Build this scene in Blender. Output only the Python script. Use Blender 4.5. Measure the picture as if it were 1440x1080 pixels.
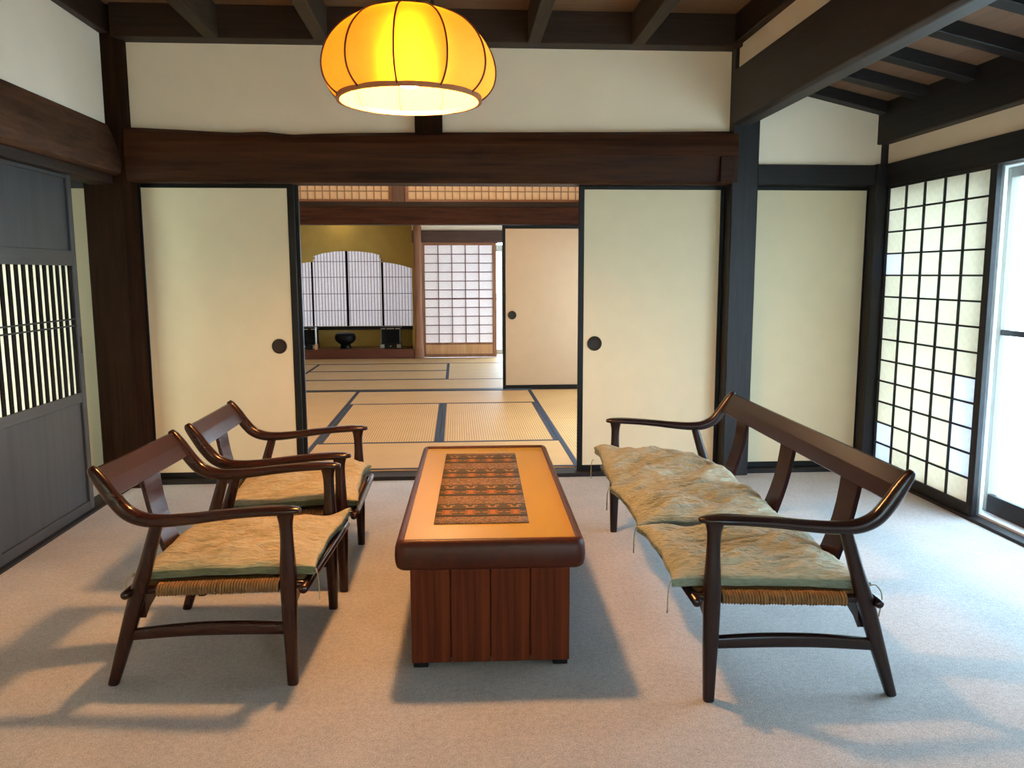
import bpy, bmesh, math, random
from mathutils import Vector, Matrix, noise
R = math.radians
random.seed(7)
sc = bpy.context.scene
for o in list(bpy.data.objects):
    bpy.data.objects.remove(o)
C = sc.collection

# ------------------------------------------------------------------ camera
cam_d = bpy.data.cameras.new('camera')
cam = bpy.data.objects.new('camera', cam_d)
C.objects.link(cam)
sc.camera = cam
cam_d.sensor_fit = 'HORIZONTAL'
cam_d.sensor_width = 36.0
cam_d.lens = 36.0 * 1140.0 / 1440.0
cam_d.clip_start = 0.05
cam_d.clip_end = 300
right = Vector((0.997667, -0.068202, -0.002949))
down = Vector((-0.012047, -0.133374, -0.990993))
fwd = Vector((0.067194, 0.988716, -0.133885))
M = Matrix((right, -down, -fwd)).transposed().to_4x4()
M.translation = Vector((0, 0, 1.27))
cam.matrix_world = M

# ------------------------------------------------------------------ world, exposure
sc.view_settings.view_transform = 'Standard'
sc.view_settings.look = 'None'
sc.view_settings.gamma = 1.0
sc.view_settings.use_curve_mapping = False
sc.view_settings.exposure = 0.1
w = bpy.data.worlds.new('sky')
sc.world = w
w.use_nodes = True
bg = w.node_tree.nodes['Background']
bg.inputs[0].default_value = (0.58, 0.80, 1.0, 1)
bg.inputs[1].default_value = 14.0

def portal(name, loc, rot, sx, sy):
    l = bpy.data.lights.new(name, 'AREA')
    l.shape = 'RECTANGLE'
    l.size, l.size_y = sx, sy
    l.cycles.is_portal = True
    o = bpy.data.objects.new(name, l)
    o.location = loc
    o.rotation_euler = rot
    C.objects.link(o)
portal('sky_portal', (2.95, 2.95, 0.95), (R(90), 0, R(90)), 4.2, 2.0)
portal('sky_portal', (1.95, 8.8, 0.95), (R(90), 0, R(90)), 7.0, 1.9)
portal('sky_portal', (-0.9, 13.1, 0.95), (R(-90), 0, 0), 3.6, 1.9)
portal('sky_portal', (0.25, -2.55, 0.95), (R(90), 0, 0), 4.2, 1.9)
portal('sky_portal', (-3.2, 3.4, 1.1), (R(90), 0, R(-90)), 1.7, 1.5)

# ------------------------------------------------------------------ materials
def mat(name):
    m = bpy.data.materials.new(name)
    m.use_nodes = True
    nt = m.node_tree
    return m, nt, nt.nodes['Principled BSDF'], nt.nodes.new, nt.links.new

def simple(name, col, rough=.6, spec=.5, metal=0, bump=0, bscale=200, vary=0, vscale=6):
    m, nt, p, N, L = mat(name)
    p.inputs['Base Color'].default_value = (*col, 1)
    p.inputs['Roughness'].default_value = rough
    p.inputs['Specular IOR Level'].default_value = spec
    p.inputs['Metallic'].default_value = metal
    tc = N('ShaderNodeTexCoord')
    if vary:
        n = N('ShaderNodeTexNoise')
        n.inputs['Scale'].default_value = vscale
        n.inputs['Detail'].default_value = 4
        L(tc.outputs['Object'], n.inputs['Vector'])
        r = N('ShaderNodeValToRGB')
        r.color_ramp.elements[0].position = .3
        r.color_ramp.elements[1].position = .7
        r.color_ramp.elements[0].color = (*[c * (1 - vary) for c in col], 1)
        r.color_ramp.elements[1].color = (*[min(1, c * (1 + vary)) for c in col], 1)
        L(n.outputs['Fac'], r.inputs['Fac'])
        L(r.outputs['Color'], p.inputs['Base Color'])
    if bump:
        n = N('ShaderNodeTexNoise')
        n.inputs['Scale'].default_value = bscale
        n.inputs['Detail'].default_value = 3
        L(tc.outputs['Object'], n.inputs['Vector'])
        b = N('ShaderNodeBump')
        b.inputs['Strength'].default_value = bump
        b.inputs['Distance'].default_value = .004
        L(n.outputs['Fac'], b.inputs['Height'])
        L(b.outputs['Normal'], p.inputs['Normal'])
    return m

def wood(name, c0, c1, axis, rough=.5, sc_=9, stretch=.06, spec=.5, bump=.15, big=.35):
    """grain running along axis (0,1,2)"""
    m, nt, p, N, L = mat(name)
    tc = N('ShaderNodeTexCoord')
    mp = N('ShaderNodeMapping')
    s = [1, 1, 1]
    s[axis] = stretch
    mp.inputs['Scale'].default_value = s
    L(tc.outputs['Object'], mp.inputs['Vector'])
    n = N('ShaderNodeTexNoise')
    n.inputs['Scale'].default_value = sc_ * 5
    n.inputs['Detail'].default_value = 6
    n.inputs['Roughness'].default_value = .65
    n.inputs['Distortion'].default_value = .6
    L(mp.outputs['Vector'], n.inputs['Vector'])
    n2 = N('ShaderNodeTexNoise')
    n2.inputs['Scale'].default_value = sc_ * .5
    n2.inputs['Detail'].default_value = 3
    L(mp.outputs['Vector'], n2.inputs['Vector'])
    mx = N('ShaderNodeMath')
    mx.operation = 'MULTIPLY_ADD'
    mx.inputs[1].default_value = big
    L(n2.outputs['Fac'], mx.inputs[0])
    m2 = N('ShaderNodeMath')
    m2.operation = 'MULTIPLY'
    m2.inputs[1].default_value = 1 - big
    L(n.outputs['Fac'], m2.inputs[0])
    L(m2.outputs[0], mx.inputs[2])
    r = N('ShaderNodeValToRGB')
    r.color_ramp.elements[0].position = .36
    r.color_ramp.elements[1].position = .66
    r.color_ramp.elements[0].color = (*c0, 1)
    r.color_ramp.elements[1].color = (*c1, 1)
    L(mx.outputs[0], r.inputs['Fac'])
    L(r.outputs['Color'], p.inputs['Base Color'])
    p.inputs['Roughness'].default_value = rough
    p.inputs['Specular IOR Level'].default_value = spec
    if bump:
        b = N('ShaderNodeBump')
        b.inputs['Strength'].default_value = bump
        b.inputs['Distance'].default_value = .003
        L(n.outputs['Fac'], b.inputs['Height'])
        L(b.outputs['Normal'], p.inputs['Normal'])
    return m

def paper(name, col, trans, rough=.9):
    """backlit washi paper: part diffuse, part translucent"""
    m, nt, p, N, L = mat(name)
    nt.nodes.remove(p)
    out = nt.nodes['Material Output']
    tc = N('ShaderNodeTexCoord')
    n = N('ShaderNodeTexNoise')
    n.inputs['Scale'].default_value = 35
    n.inputs['Detail'].default_value = 6
    L(tc.outputs['Object'], n.inputs['Vector'])
    r = N('ShaderNodeValToRGB')
    r.color_ramp.elements[0].position = .3
    r.color_ramp.elements[1].position = .7
    r.color_ramp.elements[0].color = (*[c * .9 for c in col], 1)
    r.color_ramp.elements[1].color = (*col, 1)
    L(n.outputs['Fac'], r.inputs['Fac'])
    d = N('ShaderNodeBsdfDiffuse')
    t = N('ShaderNodeBsdfTranslucent')
    L(r.outputs['Color'], d.inputs['Color'])
    L(r.outputs['Color'], t.inputs['Color'])
    x = N('ShaderNodeMixShader')
    x.inputs[0].default_value = trans
    L(d.outputs[0], x.inputs[1])
    L(t.outputs[0], x.inputs[2])
    L(x.outputs[0], out.inputs['Surface'])
    return m

DK0, DK1 = (.010, .0055, .0035), (.045, .021, .011)
wX = wood('dark_wood_x', DK0, DK1, 0, .55, spec=.3)
wY = wood('dark_wood_y', DK0, DK1, 1, .55, spec=.3)
wZ = wood('dark_wood_z', (.010, .0042, .0018), (.028, .012, .005), 2, .7, spec=.06)
bX = wood('black_wood_x', (.008, .007, .008), (.022, .019, .019), 0, .5, spec=.25)
bY = wood('black_wood_y', (.008, .007, .008), (.022, .019, .02), 1, .5, spec=.25)
bZ = wood('black_wood_z', (.008, .007, .008), (.022, .019, .02), 2, .5, spec=.3)
beam_red = wood('old_beam', (.008, .0028, .0015), (.085, .028, .010), 0, .55, sc_=5, stretch=.07, bump=.6, big=.5, spec=.15)
beam_left = wood('old_side_beam', (.009, .005, .003), (.14, .062, .032), 1, .6, sc_=6, stretch=.14, bump=.9, big=.55, spec=.12)
joist_m = wood('ceiling_joist', (.036, .024, .015), (.072, .050, .031), 1, .65, spec=.15)
board_m = wood('ceiling_board', (.17, .085, .036), (.28, .145, .066), 0, .6, sc_=4, stretch=.05)
aisle_board = wood('aisle_board', (.16, .085, .045), (.24, .13, .075), 1, .6, sc_=3, stretch=.1)
door_grey = wood('grey_door_wood', (.028, .029, .031), (.052, .053, .056), 2, .45, sc_=4)
door_grey_y = wood('grey_door_rail', (.030, .029, .029), (.055, .052, .050), 1, .45, sc_=5)
lacquer = simple('black_lacquer', (.006, .006, .006), .4, .22)
plaster = simple('plaster', (.86, .71, .52), .95, .2, bump=.08, bscale=120, vary=.03, vscale=3)
plaster_w = simple('plaster_white', (.92, .80, .63), .95, .2, bump=.08, bscale=120, vary=.03, vscale=3)
olive = simple('olive_plaster', (.52, .35, .10), .95, .2, bump=.15, bscale=150, vary=.06, vscale=5)
fus_paper = simple('fusuma_paper', (.71, .60, .40), .85, .25, bump=.04, bscale=300, vary=.02, vscale=8)
shoji_cream = paper('shoji_cream', (.88, .82, .70), .42)
shoji_blue = paper('shoji_patch', (.86, .87, .93), .46)
shoji_white = paper('shoji_white', (.95, .86, .84), .20)
hall_paper = paper('hall_paper', (.97, .92, .80), .85)
added_screen_paper = paper('rear_paper', (.98, .84, .62), .72)  # tinted paper of the unseen screens added to light the walls
side_paper = paper('side_paper', (.92, .90, .88), .85)
ranma_paper = paper('ranma_paper', (.95, .70, .45), .35)
warm_wood = wood('warm_wood_z', (.20, .075, .035), (.36, .155, .075), 2, .4, sc_=6)
warm_wood_x = wood('warm_wood_x', (.20, .075, .035), (.36, .155, .075), 0, .4, sc_=6)
light_wood = wood('light_wood', (.50, .24, .10), (.68, .37, .17), 2, .5, sc_=6)
red_lacquer = wood('red_brown_board', (.10, .022, .012), (.16, .040, .022), 0, .3, sc_=4)
alu = simple('aluminium', (.24, .225, .19), .5, .4, 0)
alu_w = simple('aluminium_pale', (.78, .80, .84), .45, .5, .2)
metal = simple('dull_metal', (.30, .28, .24), .4, .5, .8)
hall_m = simple('hall_plaster', (.42, .35, .24), .95, .2)
ground_m = simple('gravel', (.62, .63, .60), .95, .2, bump=.5, bscale=30, vary=.15, vscale=9)

# carpet
m, nt, p, N, L = mat('carpet')
tc = N('ShaderNodeTexCoord')
n1 = N('ShaderNodeTexNoise'); n1.inputs['Scale'].default_value = 210; n1.inputs['Detail'].default_value = 4; n1.inputs['Roughness'].default_value = .7
n2 = N('ShaderNodeTexNoise'); n2.inputs['Scale'].default_value = 55; n2.inputs['Detail'].default_value = 5
n3 = N('ShaderNodeTexNoise'); n3.inputs['Scale'].default_value = 5; n3.inputs['Detail'].default_value = 4
for n in (n1, n2, n3): L(tc.outputs['Object'], n.inputs['Vector'])
a = N('ShaderNodeMath'); a.operation = 'MULTIPLY_ADD'; a.inputs[1].default_value = .68
L(n1.outputs['Fac'], a.inputs[0])
b_ = N('ShaderNodeMath'); b_.operation = 'MULTIPLY_ADD'; b_.inputs[1].default_value = .20
L(n2.outputs['Fac'], b_.inputs[0])
c_ = N('ShaderNodeMath'); c_.operation = 'MULTIPLY'; c_.inputs[1].default_value = .12
L(n3.outputs['Fac'], c_.inputs[0]); L(c_.outputs[0], b_.inputs[2]); L(b_.outputs[0], a.inputs[2])
r = N('ShaderNodeValToRGB')
r.color_ramp.elements[0].position = .40; r.color_ramp.elements[1].position = .60
r.color_ramp.elements[0].color = (.29, .28, .275, 1); r.color_ramp.elements[1].color = (.51, .50, .49, 1)
L(a.outputs[0], r.inputs['Fac']); L(r.outputs['Color'], p.inputs['Base Color'])
p.inputs['Roughness'].default_value = 1; p.inputs['Specular IOR Level'].default_value = .05
p.inputs['Sheen Weight'].default_value = .15
bp = N('ShaderNodeBump'); bp.inputs['Strength'].default_value = .55; bp.inputs['Distance'].default_value = .006
L(a.outputs[0], bp.inputs['Height']); L(bp.outputs['Normal'], p.inputs['Normal'])
carpet = m

def tatami(name, axis):
    """ribs run along axis"""
    m, nt, p, N, L = mat(name)
    tc = N('ShaderNodeTexCoord')
    wv = N('ShaderNodeTexWave')
    wv.bands_direction = 'X' if axis == 1 else 'Y'
    wv.inputs['Scale'].default_value = 17
    wv.inputs['Distortion'].default_value = .3
    L(tc.outputs['Object'], wv.inputs['Vector'])
    n = N('ShaderNodeTexNoise'); n.inputs['Scale'].default_value = 4; n.inputs['Detail'].default_value = 5
    L(tc.outputs['Object'], n.inputs['Vector'])
    a = N('ShaderNodeMath'); a.operation = 'MULTIPLY_ADD'; a.inputs[1].default_value = .75
    L(wv.outputs['Fac'], a.inputs[0])
    b = N('ShaderNodeMath'); b.operation = 'MULTIPLY'; b.inputs[1].default_value = .35
    L(n.outputs['Fac'], b.inputs[0]); L(b.outputs[0], a.inputs[2])
    r = N('ShaderNodeValToRGB')
    r.color_ramp.elements[0].position = .1; r.color_ramp.elements[1].position = .75
    r.color_ramp.elements[0].color = (.34, .17, .058, 1); r.color_ramp.elements[1].color = (.66, .40, .165, 1)
    L(a.outputs[0], r.inputs['Fac']); L(r.outputs['Color'], p.inputs['Base Color'])
    p.inputs['Roughness'].default_value = .5
    bp = N('ShaderNodeBump'); bp.inputs['Strength'].default_value = .25; bp.inputs['Distance'].default_value = .002
    L(wv.outputs['Fac'], bp.inputs['Height']); L(bp.outputs['Normal'], p.inputs['Normal'])
    return m
tat = {0: tatami('tatami_rush_x', 0), 1: tatami('tatami_rush_y', 1)}
heri_m = simple('tatami_border_cloth', (.035, .042, .062), .8, .2, bump=.2, bscale=300)

# glass that lets daylight straight through, with a faint reflection
m, nt, p, N, L = mat('window_glass')
nt.nodes.remove(p)
t = N('ShaderNodeBsdfTransparent'); g = N('ShaderNodeBsdfGlossy'); g.inputs['Roughness'].default_value = .02
t.inputs['Color'].default_value = (.96, .98, .98, 1)
x = N('ShaderNodeMixShader')
x.inputs[0].default_value = .04
L(t.outputs[0], x.inputs[1]); L(g.outputs[0], x.inputs[2])
L(x.outputs[0], nt.nodes['Material Output'].inputs['Surface'])
glass = m

# ------------------------------------------------------------------ mesh helpers
def box(x0, x1, y0, y1, z0, z1, bev=.003, seg=1, bm=None):
    own = bm is None
    t_ = bmesh.new()
    v = [t_.verts.new((x, y, z)) for x in (x0, x1) for y in (y0, y1) for z in (z0, z1)]
    for f in ((0, 1, 3, 2), (4, 6, 7, 5), (0, 4, 5, 1), (2, 3, 7, 6), (0, 2, 6, 4), (1, 5, 7, 3)):
        t_.faces.new([v[i] for i in f])
    bmesh.ops.recalc_face_normals(t_, faces=t_.faces)
    if bev:
        bmesh.ops.bevel(t_, geom=list(t_.edges), offset=bev, segments=seg, affect='EDGES', profile=.5)
    if own:
        return t_
    me = bpy.data.meshes.new('tmp'); t_.to_mesh(me); t_.free()
    bm.from_mesh(me); bpy.data.meshes.remove(me)
    return bm

def prism(poly, axis, a0, a1, bev=0):
    """poly: 2D points in the two other axes (order x,y,z without axis), extruded along axis"""
    bm = bmesh.new()
    def pt(p_, a_):
        q = list(p_); q.insert(axis, a_); return q
    A = [bm.verts.new(pt(p_, a0)) for p_ in poly]
    B_ = [bm.verts.new(pt(p_, a1)) for p_ in poly]
    n_ = len(poly)
    bm.faces.new(A); bm.faces.new(B_[::-1])
    for i in range(n_):
        bm.faces.new([A[i], B_[i], B_[(i + 1) % n_], A[(i + 1) % n_]])
    bmesh.ops.recalc_face_normals(bm, faces=bm.faces)
    if bev:
        bmesh.ops.bevel(bm, geom=list(bm.edges), offset=bev, segments=1, affect='EDGES')
    return bm

def crom(P, t):
    n_ = len(P) - 1
    t = max(0, min(n_ - 1e-6, t * n_))
    i = int(t); u = t - i
    p0 = P[max(i - 1, 0)]; p1 = P[i]; p2 = P[i + 1]; p3 = P[min(i + 2, n_)]
    return tuple(.5 * ((2 * b) + (-a + c) * u + (2 * a - 5 * b + 4 * c - d) * u * u + (-a + 3 * b - 3 * c + d) * u ** 3)
                 for a, b, c, d in zip(p0, p1, p2, p3))

def sweep(pts, rad, lat=(0, 1, 0), n=12, power=2.6, samples=40, bm=None, straight=False):
    """tube with superellipse section; rad: (lateral, normal) half sizes per control point"""
    bm = bm or bmesh.new()
    rad = [(r_, r_) if isinstance(r_, (int, float)) else r_ for r_ in rad]
    if straight:
        S = [(Vector(a), b) for a, b in zip(pts, rad)]
    else:
        S = [(Vector(crom(pts, i / samples)), crom(rad, i / samples)) for i in range(samples + 1)]
    k = len(S)
    lat = Vector(lat)
    rings = []
    def ring(c, T, a, b):
        Lx = (lat - T * lat.dot(T)).normalized()
        Nn = T.cross(Lx)
        out = []
        for j in range(n):
            th = 2 * math.pi * (j + .5) / n
            co, si = math.cos(th), math.sin(th)
            out.append(bm.verts.new(c + Lx * a * math.copysign(abs(co) ** (2 / power), co)
                                    + Nn * b * math.copysign(abs(si) ** (2 / power), si)))
        return out
    for i in range(k):
        T = (S[min(i + 1, k - 1)][0] - S[max(i - 1, 0)][0]).normalized()
        c, (a, b) = S[i]
        if i == 0:
            rings.append(ring(c - T * min(a, b) * .35, T, a * .7, b * .7))
        rings.append(ring(c, T, a, b))
        if i == k - 1:
            rings.append(ring(c + T * min(a, b) * .35, T, a * .7, b * .7))
    for A, B_ in zip(rings, rings[1:]):
        for j in range(n):
            bm.faces.new((A[j], A[(j + 1) % n], B_[(j + 1) % n], B_[j]))
    bm.faces.new(rings[0][::-1]); bm.faces.new(rings[-1])
    bmesh.ops.recalc_face_normals(bm, faces=bm.faces)
    return bm

def lathe(prof, n=24, bm=None, a0=0, a1=2 * math.pi):
    bm = bm or bmesh.new()
    full = abs(a1 - a0 - 2 * math.pi) < 1e-6
    cnt = n if full else n + 1
    rows = []
    for r_, z_ in prof:
        rows.append([bm.verts.new((r_ * math.cos(a0 + (a1 - a0) * i / n), r_ * math.sin(a0 + (a1 - a0) * i / n), z_)) for i in range(cnt)])
    for A, B_ in zip(rows, rows[1:]):
        for i in range(n):
            j = (i + 1) % cnt
            bm.faces.new((A[i], A[j], B_[j], B_[i]))
    bmesh.ops.remove_doubles(bm, verts=bm.verts, dist=1e-6)
    bmesh.ops.recalc_face_normals(bm, faces=bm.faces)
    return bm

def mesh_of(name, bm, m, smooth=False):
    me = bpy.data.meshes.new(name)
    bm.to_mesh(me); bm.free()
    if m: me.materials.append(m)
    if smooth:
        for f in me.polygons: f.use_smooth = True
    return me

def obj(name, bm, m, parent=None, smooth=False):
    me = bm if isinstance(bm, bpy.types.Mesh) else mesh_of(name, bm, m, smooth)
    o = bpy.data.objects.new(name, me)
    C.objects.link(o)
    if parent: o.parent = parent
    return o

def tag(o, label, cat, group=None, kind=None):
    o['label'] = label
    o['category'] = cat
    if group: o['group'] = group
    if kind: o['kind'] = kind
    return o

def thing(name, label, cat, loc=(0, 0, 0), rotz=0, group=None, kind=None):
    o = bpy.data.objects.new(name, None)
    o.empty_display_size = .1
    C.objects.link(o)
    o.location = loc
    o.rotation_euler = (0, 0, rotz)
    return tag(o, label, cat, group, kind)

def struct(name, bm, m, label, cat, smooth=False):
    return tag(obj(name, bm, m, None, smooth), label, cat, None, 'structure')

trim_n = [0]
def trim(bm, m, label, cat, smooth=False):
    trim_n[0] += 1
    return struct('trim_%d' % trim_n[0], bm, m, label, cat, smooth)
door_n = [0]
def door_name():
    door_n[0] += 1
    return 'door_%d' % door_n[0]
win_n = [0]
def win_name():
    win_n[0] += 1
    return 'window_%d' % win_n[0]

def copy_tree(o, parent=None):
    c = o.copy()
    C.objects.link(c)
    c.parent = parent
    for ch in o.children:
        copy_tree(ch, c)
    return c

# ================================================================== MAIN ROOM SHELL
XL, XR = -1.965, 2.64
YF, YB = -2.4, 4.966
struct('floor', box(XL - .3, XR + .12, YF - .1, YB + .25, -.12, 0, 0), carpet,
       'pale grey-beige carpet covering the sitting room floor', 'carpet')

# --- back wall
wb = thing('wall_back', 'cream plaster band between the wavy beam and the ceiling', 'wall', kind='structure')
obj('plaster_panel', box(-1.87, -.22, 4.985, 5.06, 2.05, 2.62, 0), plaster, wb)
obj('plaster_panel', box(-.08, 1.67, 4.985, 5.06, 2.05, 2.62, 0), plaster, wb)
trim(box(-.231, -.07, 4.93, 5.09, 2.06, 2.62, .004), wZ, 'short dark strut above the wavy beam behind the lamp', 'strut')

def wavy_beam():
    top = [(-1.87, 2.112), (-1.72, 2.106), (-1.575, 2.101), (-1.40, 2.092), (-1.257, 2.087), (-1.17, 2.091), (-1.097, 2.094), (-1.02, 2.086),
           (-.937, 2.078), (-.80, 2.085), (-.60, 2.090), (-.161, 2.098), (.6, 2.105), (1.2, 2.112), (1.67, 2.12)]
    bm = bmesh.new()
    rows = []
    K = 90
    for i in range(K + 1):
        x_ = -1.88 + (1.70 + 1.88) * i / K
        for (xa, za), (xb, zb) in zip(top, top[1:]):
            if xa <= x_ <= xb:
                zt = za + (zb - za) * (x_ - xa) / (xb - xa); break
        else:
            zt = top[0][1] if x_ < 0 else top[-1][1]
        w_ = .006 * noise.noise(Vector((x_ * 1.7, 0, 3))) 
        prof = [(5.10, 1.806), (4.925, 1.806), (4.905 + w_, 1.822), (4.897 + w_, 1.90), (4.893 + w_ * 1.5, 1.97), (4.897 + w_, 2.03), (4.91 + w_, zt - .02), (4.935, zt), (5.10, zt)]
        rows.append([bm.verts.new((x_, y_, z_)) for y_, z_ in prof])
    for A, B_ in zip(rows, rows[1:]):
        for j in range(len(A)):
            bm.faces.new((A[j], A[(j + 1) % len(A)], B_[(j + 1) % len(A)], B_[j]))
    bm.faces.new(rows[0]); bm.faces.new(rows[-1][::-1])
    bmesh.ops.recalc_face_normals(bm, faces=bm.faces)
    return bm
trim(wavy_beam(), beam_red, 'thick dark reddish beam with wavy top edge over the sliding doors', 'beam')
trim(box(1.585, 1.668, 4.872, 4.90, 1.812, 1.965, .004), beam_red, 'dark tenon block where the wavy beam meets the post', 'beam end')
# corner pillar
trim(prism([(-2.125, 4.912), (-2.11, 4.897), (-1.905, 4.897), (-1.866, 4.932), (-1.866, 5.157), (-2.125, 5.157)], 2, 0, 2.80, .003), wZ,
     'broad dark brown corner pillar beside the grey lattice door', 'pillar')
# right post
trim(box(1.668, 1.832, 4.912, 5.13, 0, 2.62, .006), bZ, 'dark square post between the two cream door groups', 'post')
# ceiling side beams
trim(box(-1.9, 1.70, 4.86, 5.06, 2.59, 2.80, .004), wX, 'dark beam under the ceiling along the doorway wall', 'beam')
trim(box(-2.08, -1.93, YF, 5.0, 2.614, 2.80, .004), wY, 'dark beam under the ceiling along the lattice door wall', 'beam')
trim(box(1.642, 1.80, YF, 5.0, 2.607, 2.80, .004), wY, 'dark ceiling beam above the narrow plaster strip', 'beam')
obj_b = tag(obj('wall_right', box(1.69, 1.75, YF, 4.93, 2.44, 2.62, 0), plaster), 'narrow plaster strip above the heavy side beam', 'wall', None, 'structure')
# heavy side beam with worn lower face
heavy = wood('heavy_beam', (.012, .008, .007), (.034, .020, .016), 1, .55, sc_=5, stretch=.1, bump=.4)
trim(prism([(1.667, 2.162), (1.69, 2.15), (1.776, 2.152), (1.786, 2.168), (1.786, 2.47), (1.667, 2.47)], 1, YF, 4.925, .004), heavy,
     'heavy dark beam running out from the square post along the window bay', 'beam')

# --- ceiling of the main room: planks on joists
ce = thing('ceiling', 'brown plank ceiling above dark joists', 'ceiling', kind='structure')
pl = mesh_of('plank', box(-2.08, 1.80, 0, .294, 2.765, 2.79, .003), board_m)
for k in range(25):
    o = obj('plank', pl, None, ce)
    o.location = (0, 4.70 - .3 * k + (0.0 if k else 0), .0 if k % 2 else .003)
for k in range(5):
    x_ = -1.352 + .605 * k
    trim(box(x_ - .037, x_ + .037, YF, 4.87, 2.585, 2.766, .004), joist_m,
         ['dark ceiling joist nearest the lattice door wall', 'dark ceiling joist above the pair of armchairs',
          'dark ceiling joist above the pendant lamp', 'dark ceiling joist between the lamp and the heavy side beam',
          'dark ceiling joist nearest the heavy side beam'][k], 'joist')

# --- left wall
lw = thing('wall_left', 'off-white plaster band above the side beam', 'wall', kind='structure')
obj('plaster_panel', box(-2.06, -1.975, YF, 4.93, 2.09, 2.63, 0), plaster_w, lw)
trim(prism([(-2.12, 1.836), (-1.93, 1.836), (-1.905, 1.852), (-1.90, 1.90), (-1.912, 1.98), (-1.938, 2.06), (-1.962, 2.118), (-1.985, 2.13), (-2.12, 2.13)], 1, YF, 4.9, .003),
     beam_left, 'rough brown beam over the grey lattice door', 'beam')
trim(box(-2.09, -1.955, YF, 4.9, 1.787, 1.837, .003), wY, 'thin brown head track above the grey lattice door', 'head track')
trim(box(-2.09, XL, YF, 4.9, -.02, .012, .002), bY, 'dark grooved floor track under the grey lattice door', 'floor track')
struct('wall_left_2', box(-2.09, -1.99, YF, 3.50, 0, 1.79, 0), plaster_w, 'plaster wall continuing along the lattice door wall', 'wall')

slat_m = simple('lattice_slat', (.010, .008, .007), .75, .08)
# lattice door
def lattice_door():
    y0, y1 = 3.505, 4.462
    x0, x1 = -2.025, -1.992
    d = thing(door_name(), 'dark grey wooden sliding door with a vertical lattice band', 'door', (0, 0, 0), kind='structure')
    s1 = obj('stile', box(x0, x1, y1 - .048, y1, .012, 1.785, .002), door_grey, d)
    obj('stile', box(x0, x1, y0, y0 + .048, .012, 1.785, .002), door_grey, d)
    # sunk finger pull on the edge stile
    obj('finger_pull', box(x1 - .001, x1 + .0015, y1 - .026, y1 - .012, .86, .95, .0005), lacquer, s1)
    a, b = y0 + .048, y1 - .048
    for z0, z1 in ((.012, .062), (.602, .655), (1.322, 1.40), (1.765, 1.785)):
        obj('rail', box(x0, x1 - .001, a, b, z0, z1, .002), door_grey_y, d)
    obj('panel', box(x0 + .008, x1 - .014, a, b, .062, .602, 0), door_grey, d)
    obj('panel', box(x0 + .008, x1 - .014, a, b, 1.40, 1.765, 0), door_grey, d)
    obj('paper_backing', box(x1 - .0135, x1 - .0115, a, b, .655, 1.322, 0), hall_paper, d)
    me = mesh_of('slat', box(x1 - .0110, x1 - .004, -.0148, .0148, .655, 1.322, .001), slat_m)
    k = 0
    y_ = b - .026
    while y_ > a + .02:
        o = obj('slat', me, None, d)
        o.location.y = y_
        y_ -= .0645
    for z_ in (1.012, 1.046):
        obj('cross_bar', box(x1 - .006, x1 + .001, a, b, z_ - .004, z_ + .004, .001), bY, d)
lattice_door()
# little side hall seen through the gap beside the lattice door
struct('wall_hall', box(-3.3, -2.0, 5.0, 5.1, 0, 1.78, 0), hall_m, 'pale wall strip seen between the lattice door and the pillar', 'wall')
trim(box(-3.3, -2.12, 4.985, 5.1, 1.775, 1.86, .002), bX, 'black lintel above the pale wall strip in the side hall', 'lintel')
struct('floor_2', box(-3.4, -2.09, 1.4, 5.1, -.12, -.01, 0), wX, 'dark boards of the side hall floor behind the lattice door', 'floor')
struct('ceiling_2', box(-3.4, -2.06, 1.4, 5.1, 2.2, 2.26, 0), board_m, 'board ceiling of the side hall behind the lattice door', 'ceiling')
struct('wall_hall_2', box(-3.4, -2.09, 1.3, 1.4, -.1, 2.26, 0), plaster_w, 'end wall of the side hall behind the lattice door', 'wall')
hw_ = thing('wall_hall_4', 'outer wall of the side hall behind the lattice door', 'wall', kind='structure')
for q in ((-3.2, -3.1, 1.4, 2.6, -.1, 2.26), (-3.2, -3.1, 4.25, 5.1, -.1, 2.26), (-3.2, -3.1, 2.6, 4.25, -.1, .35), (-3.2, -3.1, 2.6, 4.25, 1.85, 2.26)):
    obj('plaster_panel', box(*q, 0), plaster_w, hw_)
hwin = thing(win_name(), 'paper window of the side hall behind the lattice door', 'window', kind='structure')
for y_ in (2.6, 3.405, 4.21):
    obj('stile', box(-3.17, -3.14, y_, y_ + .04, .35, 1.85, .002), wZ, hwin)
obj('paper_sheet', box(-3.156, -3.154, 2.62, 4.24, .35, 1.85, 0), hall_paper, hwin)
struct('wall_hall_3', box(-3.3, -2.13, 5.0, 5.1, 1.86, 2.26, 0), plaster_w, 'plaster above the black lintel in the side hall', 'wall')

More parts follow.
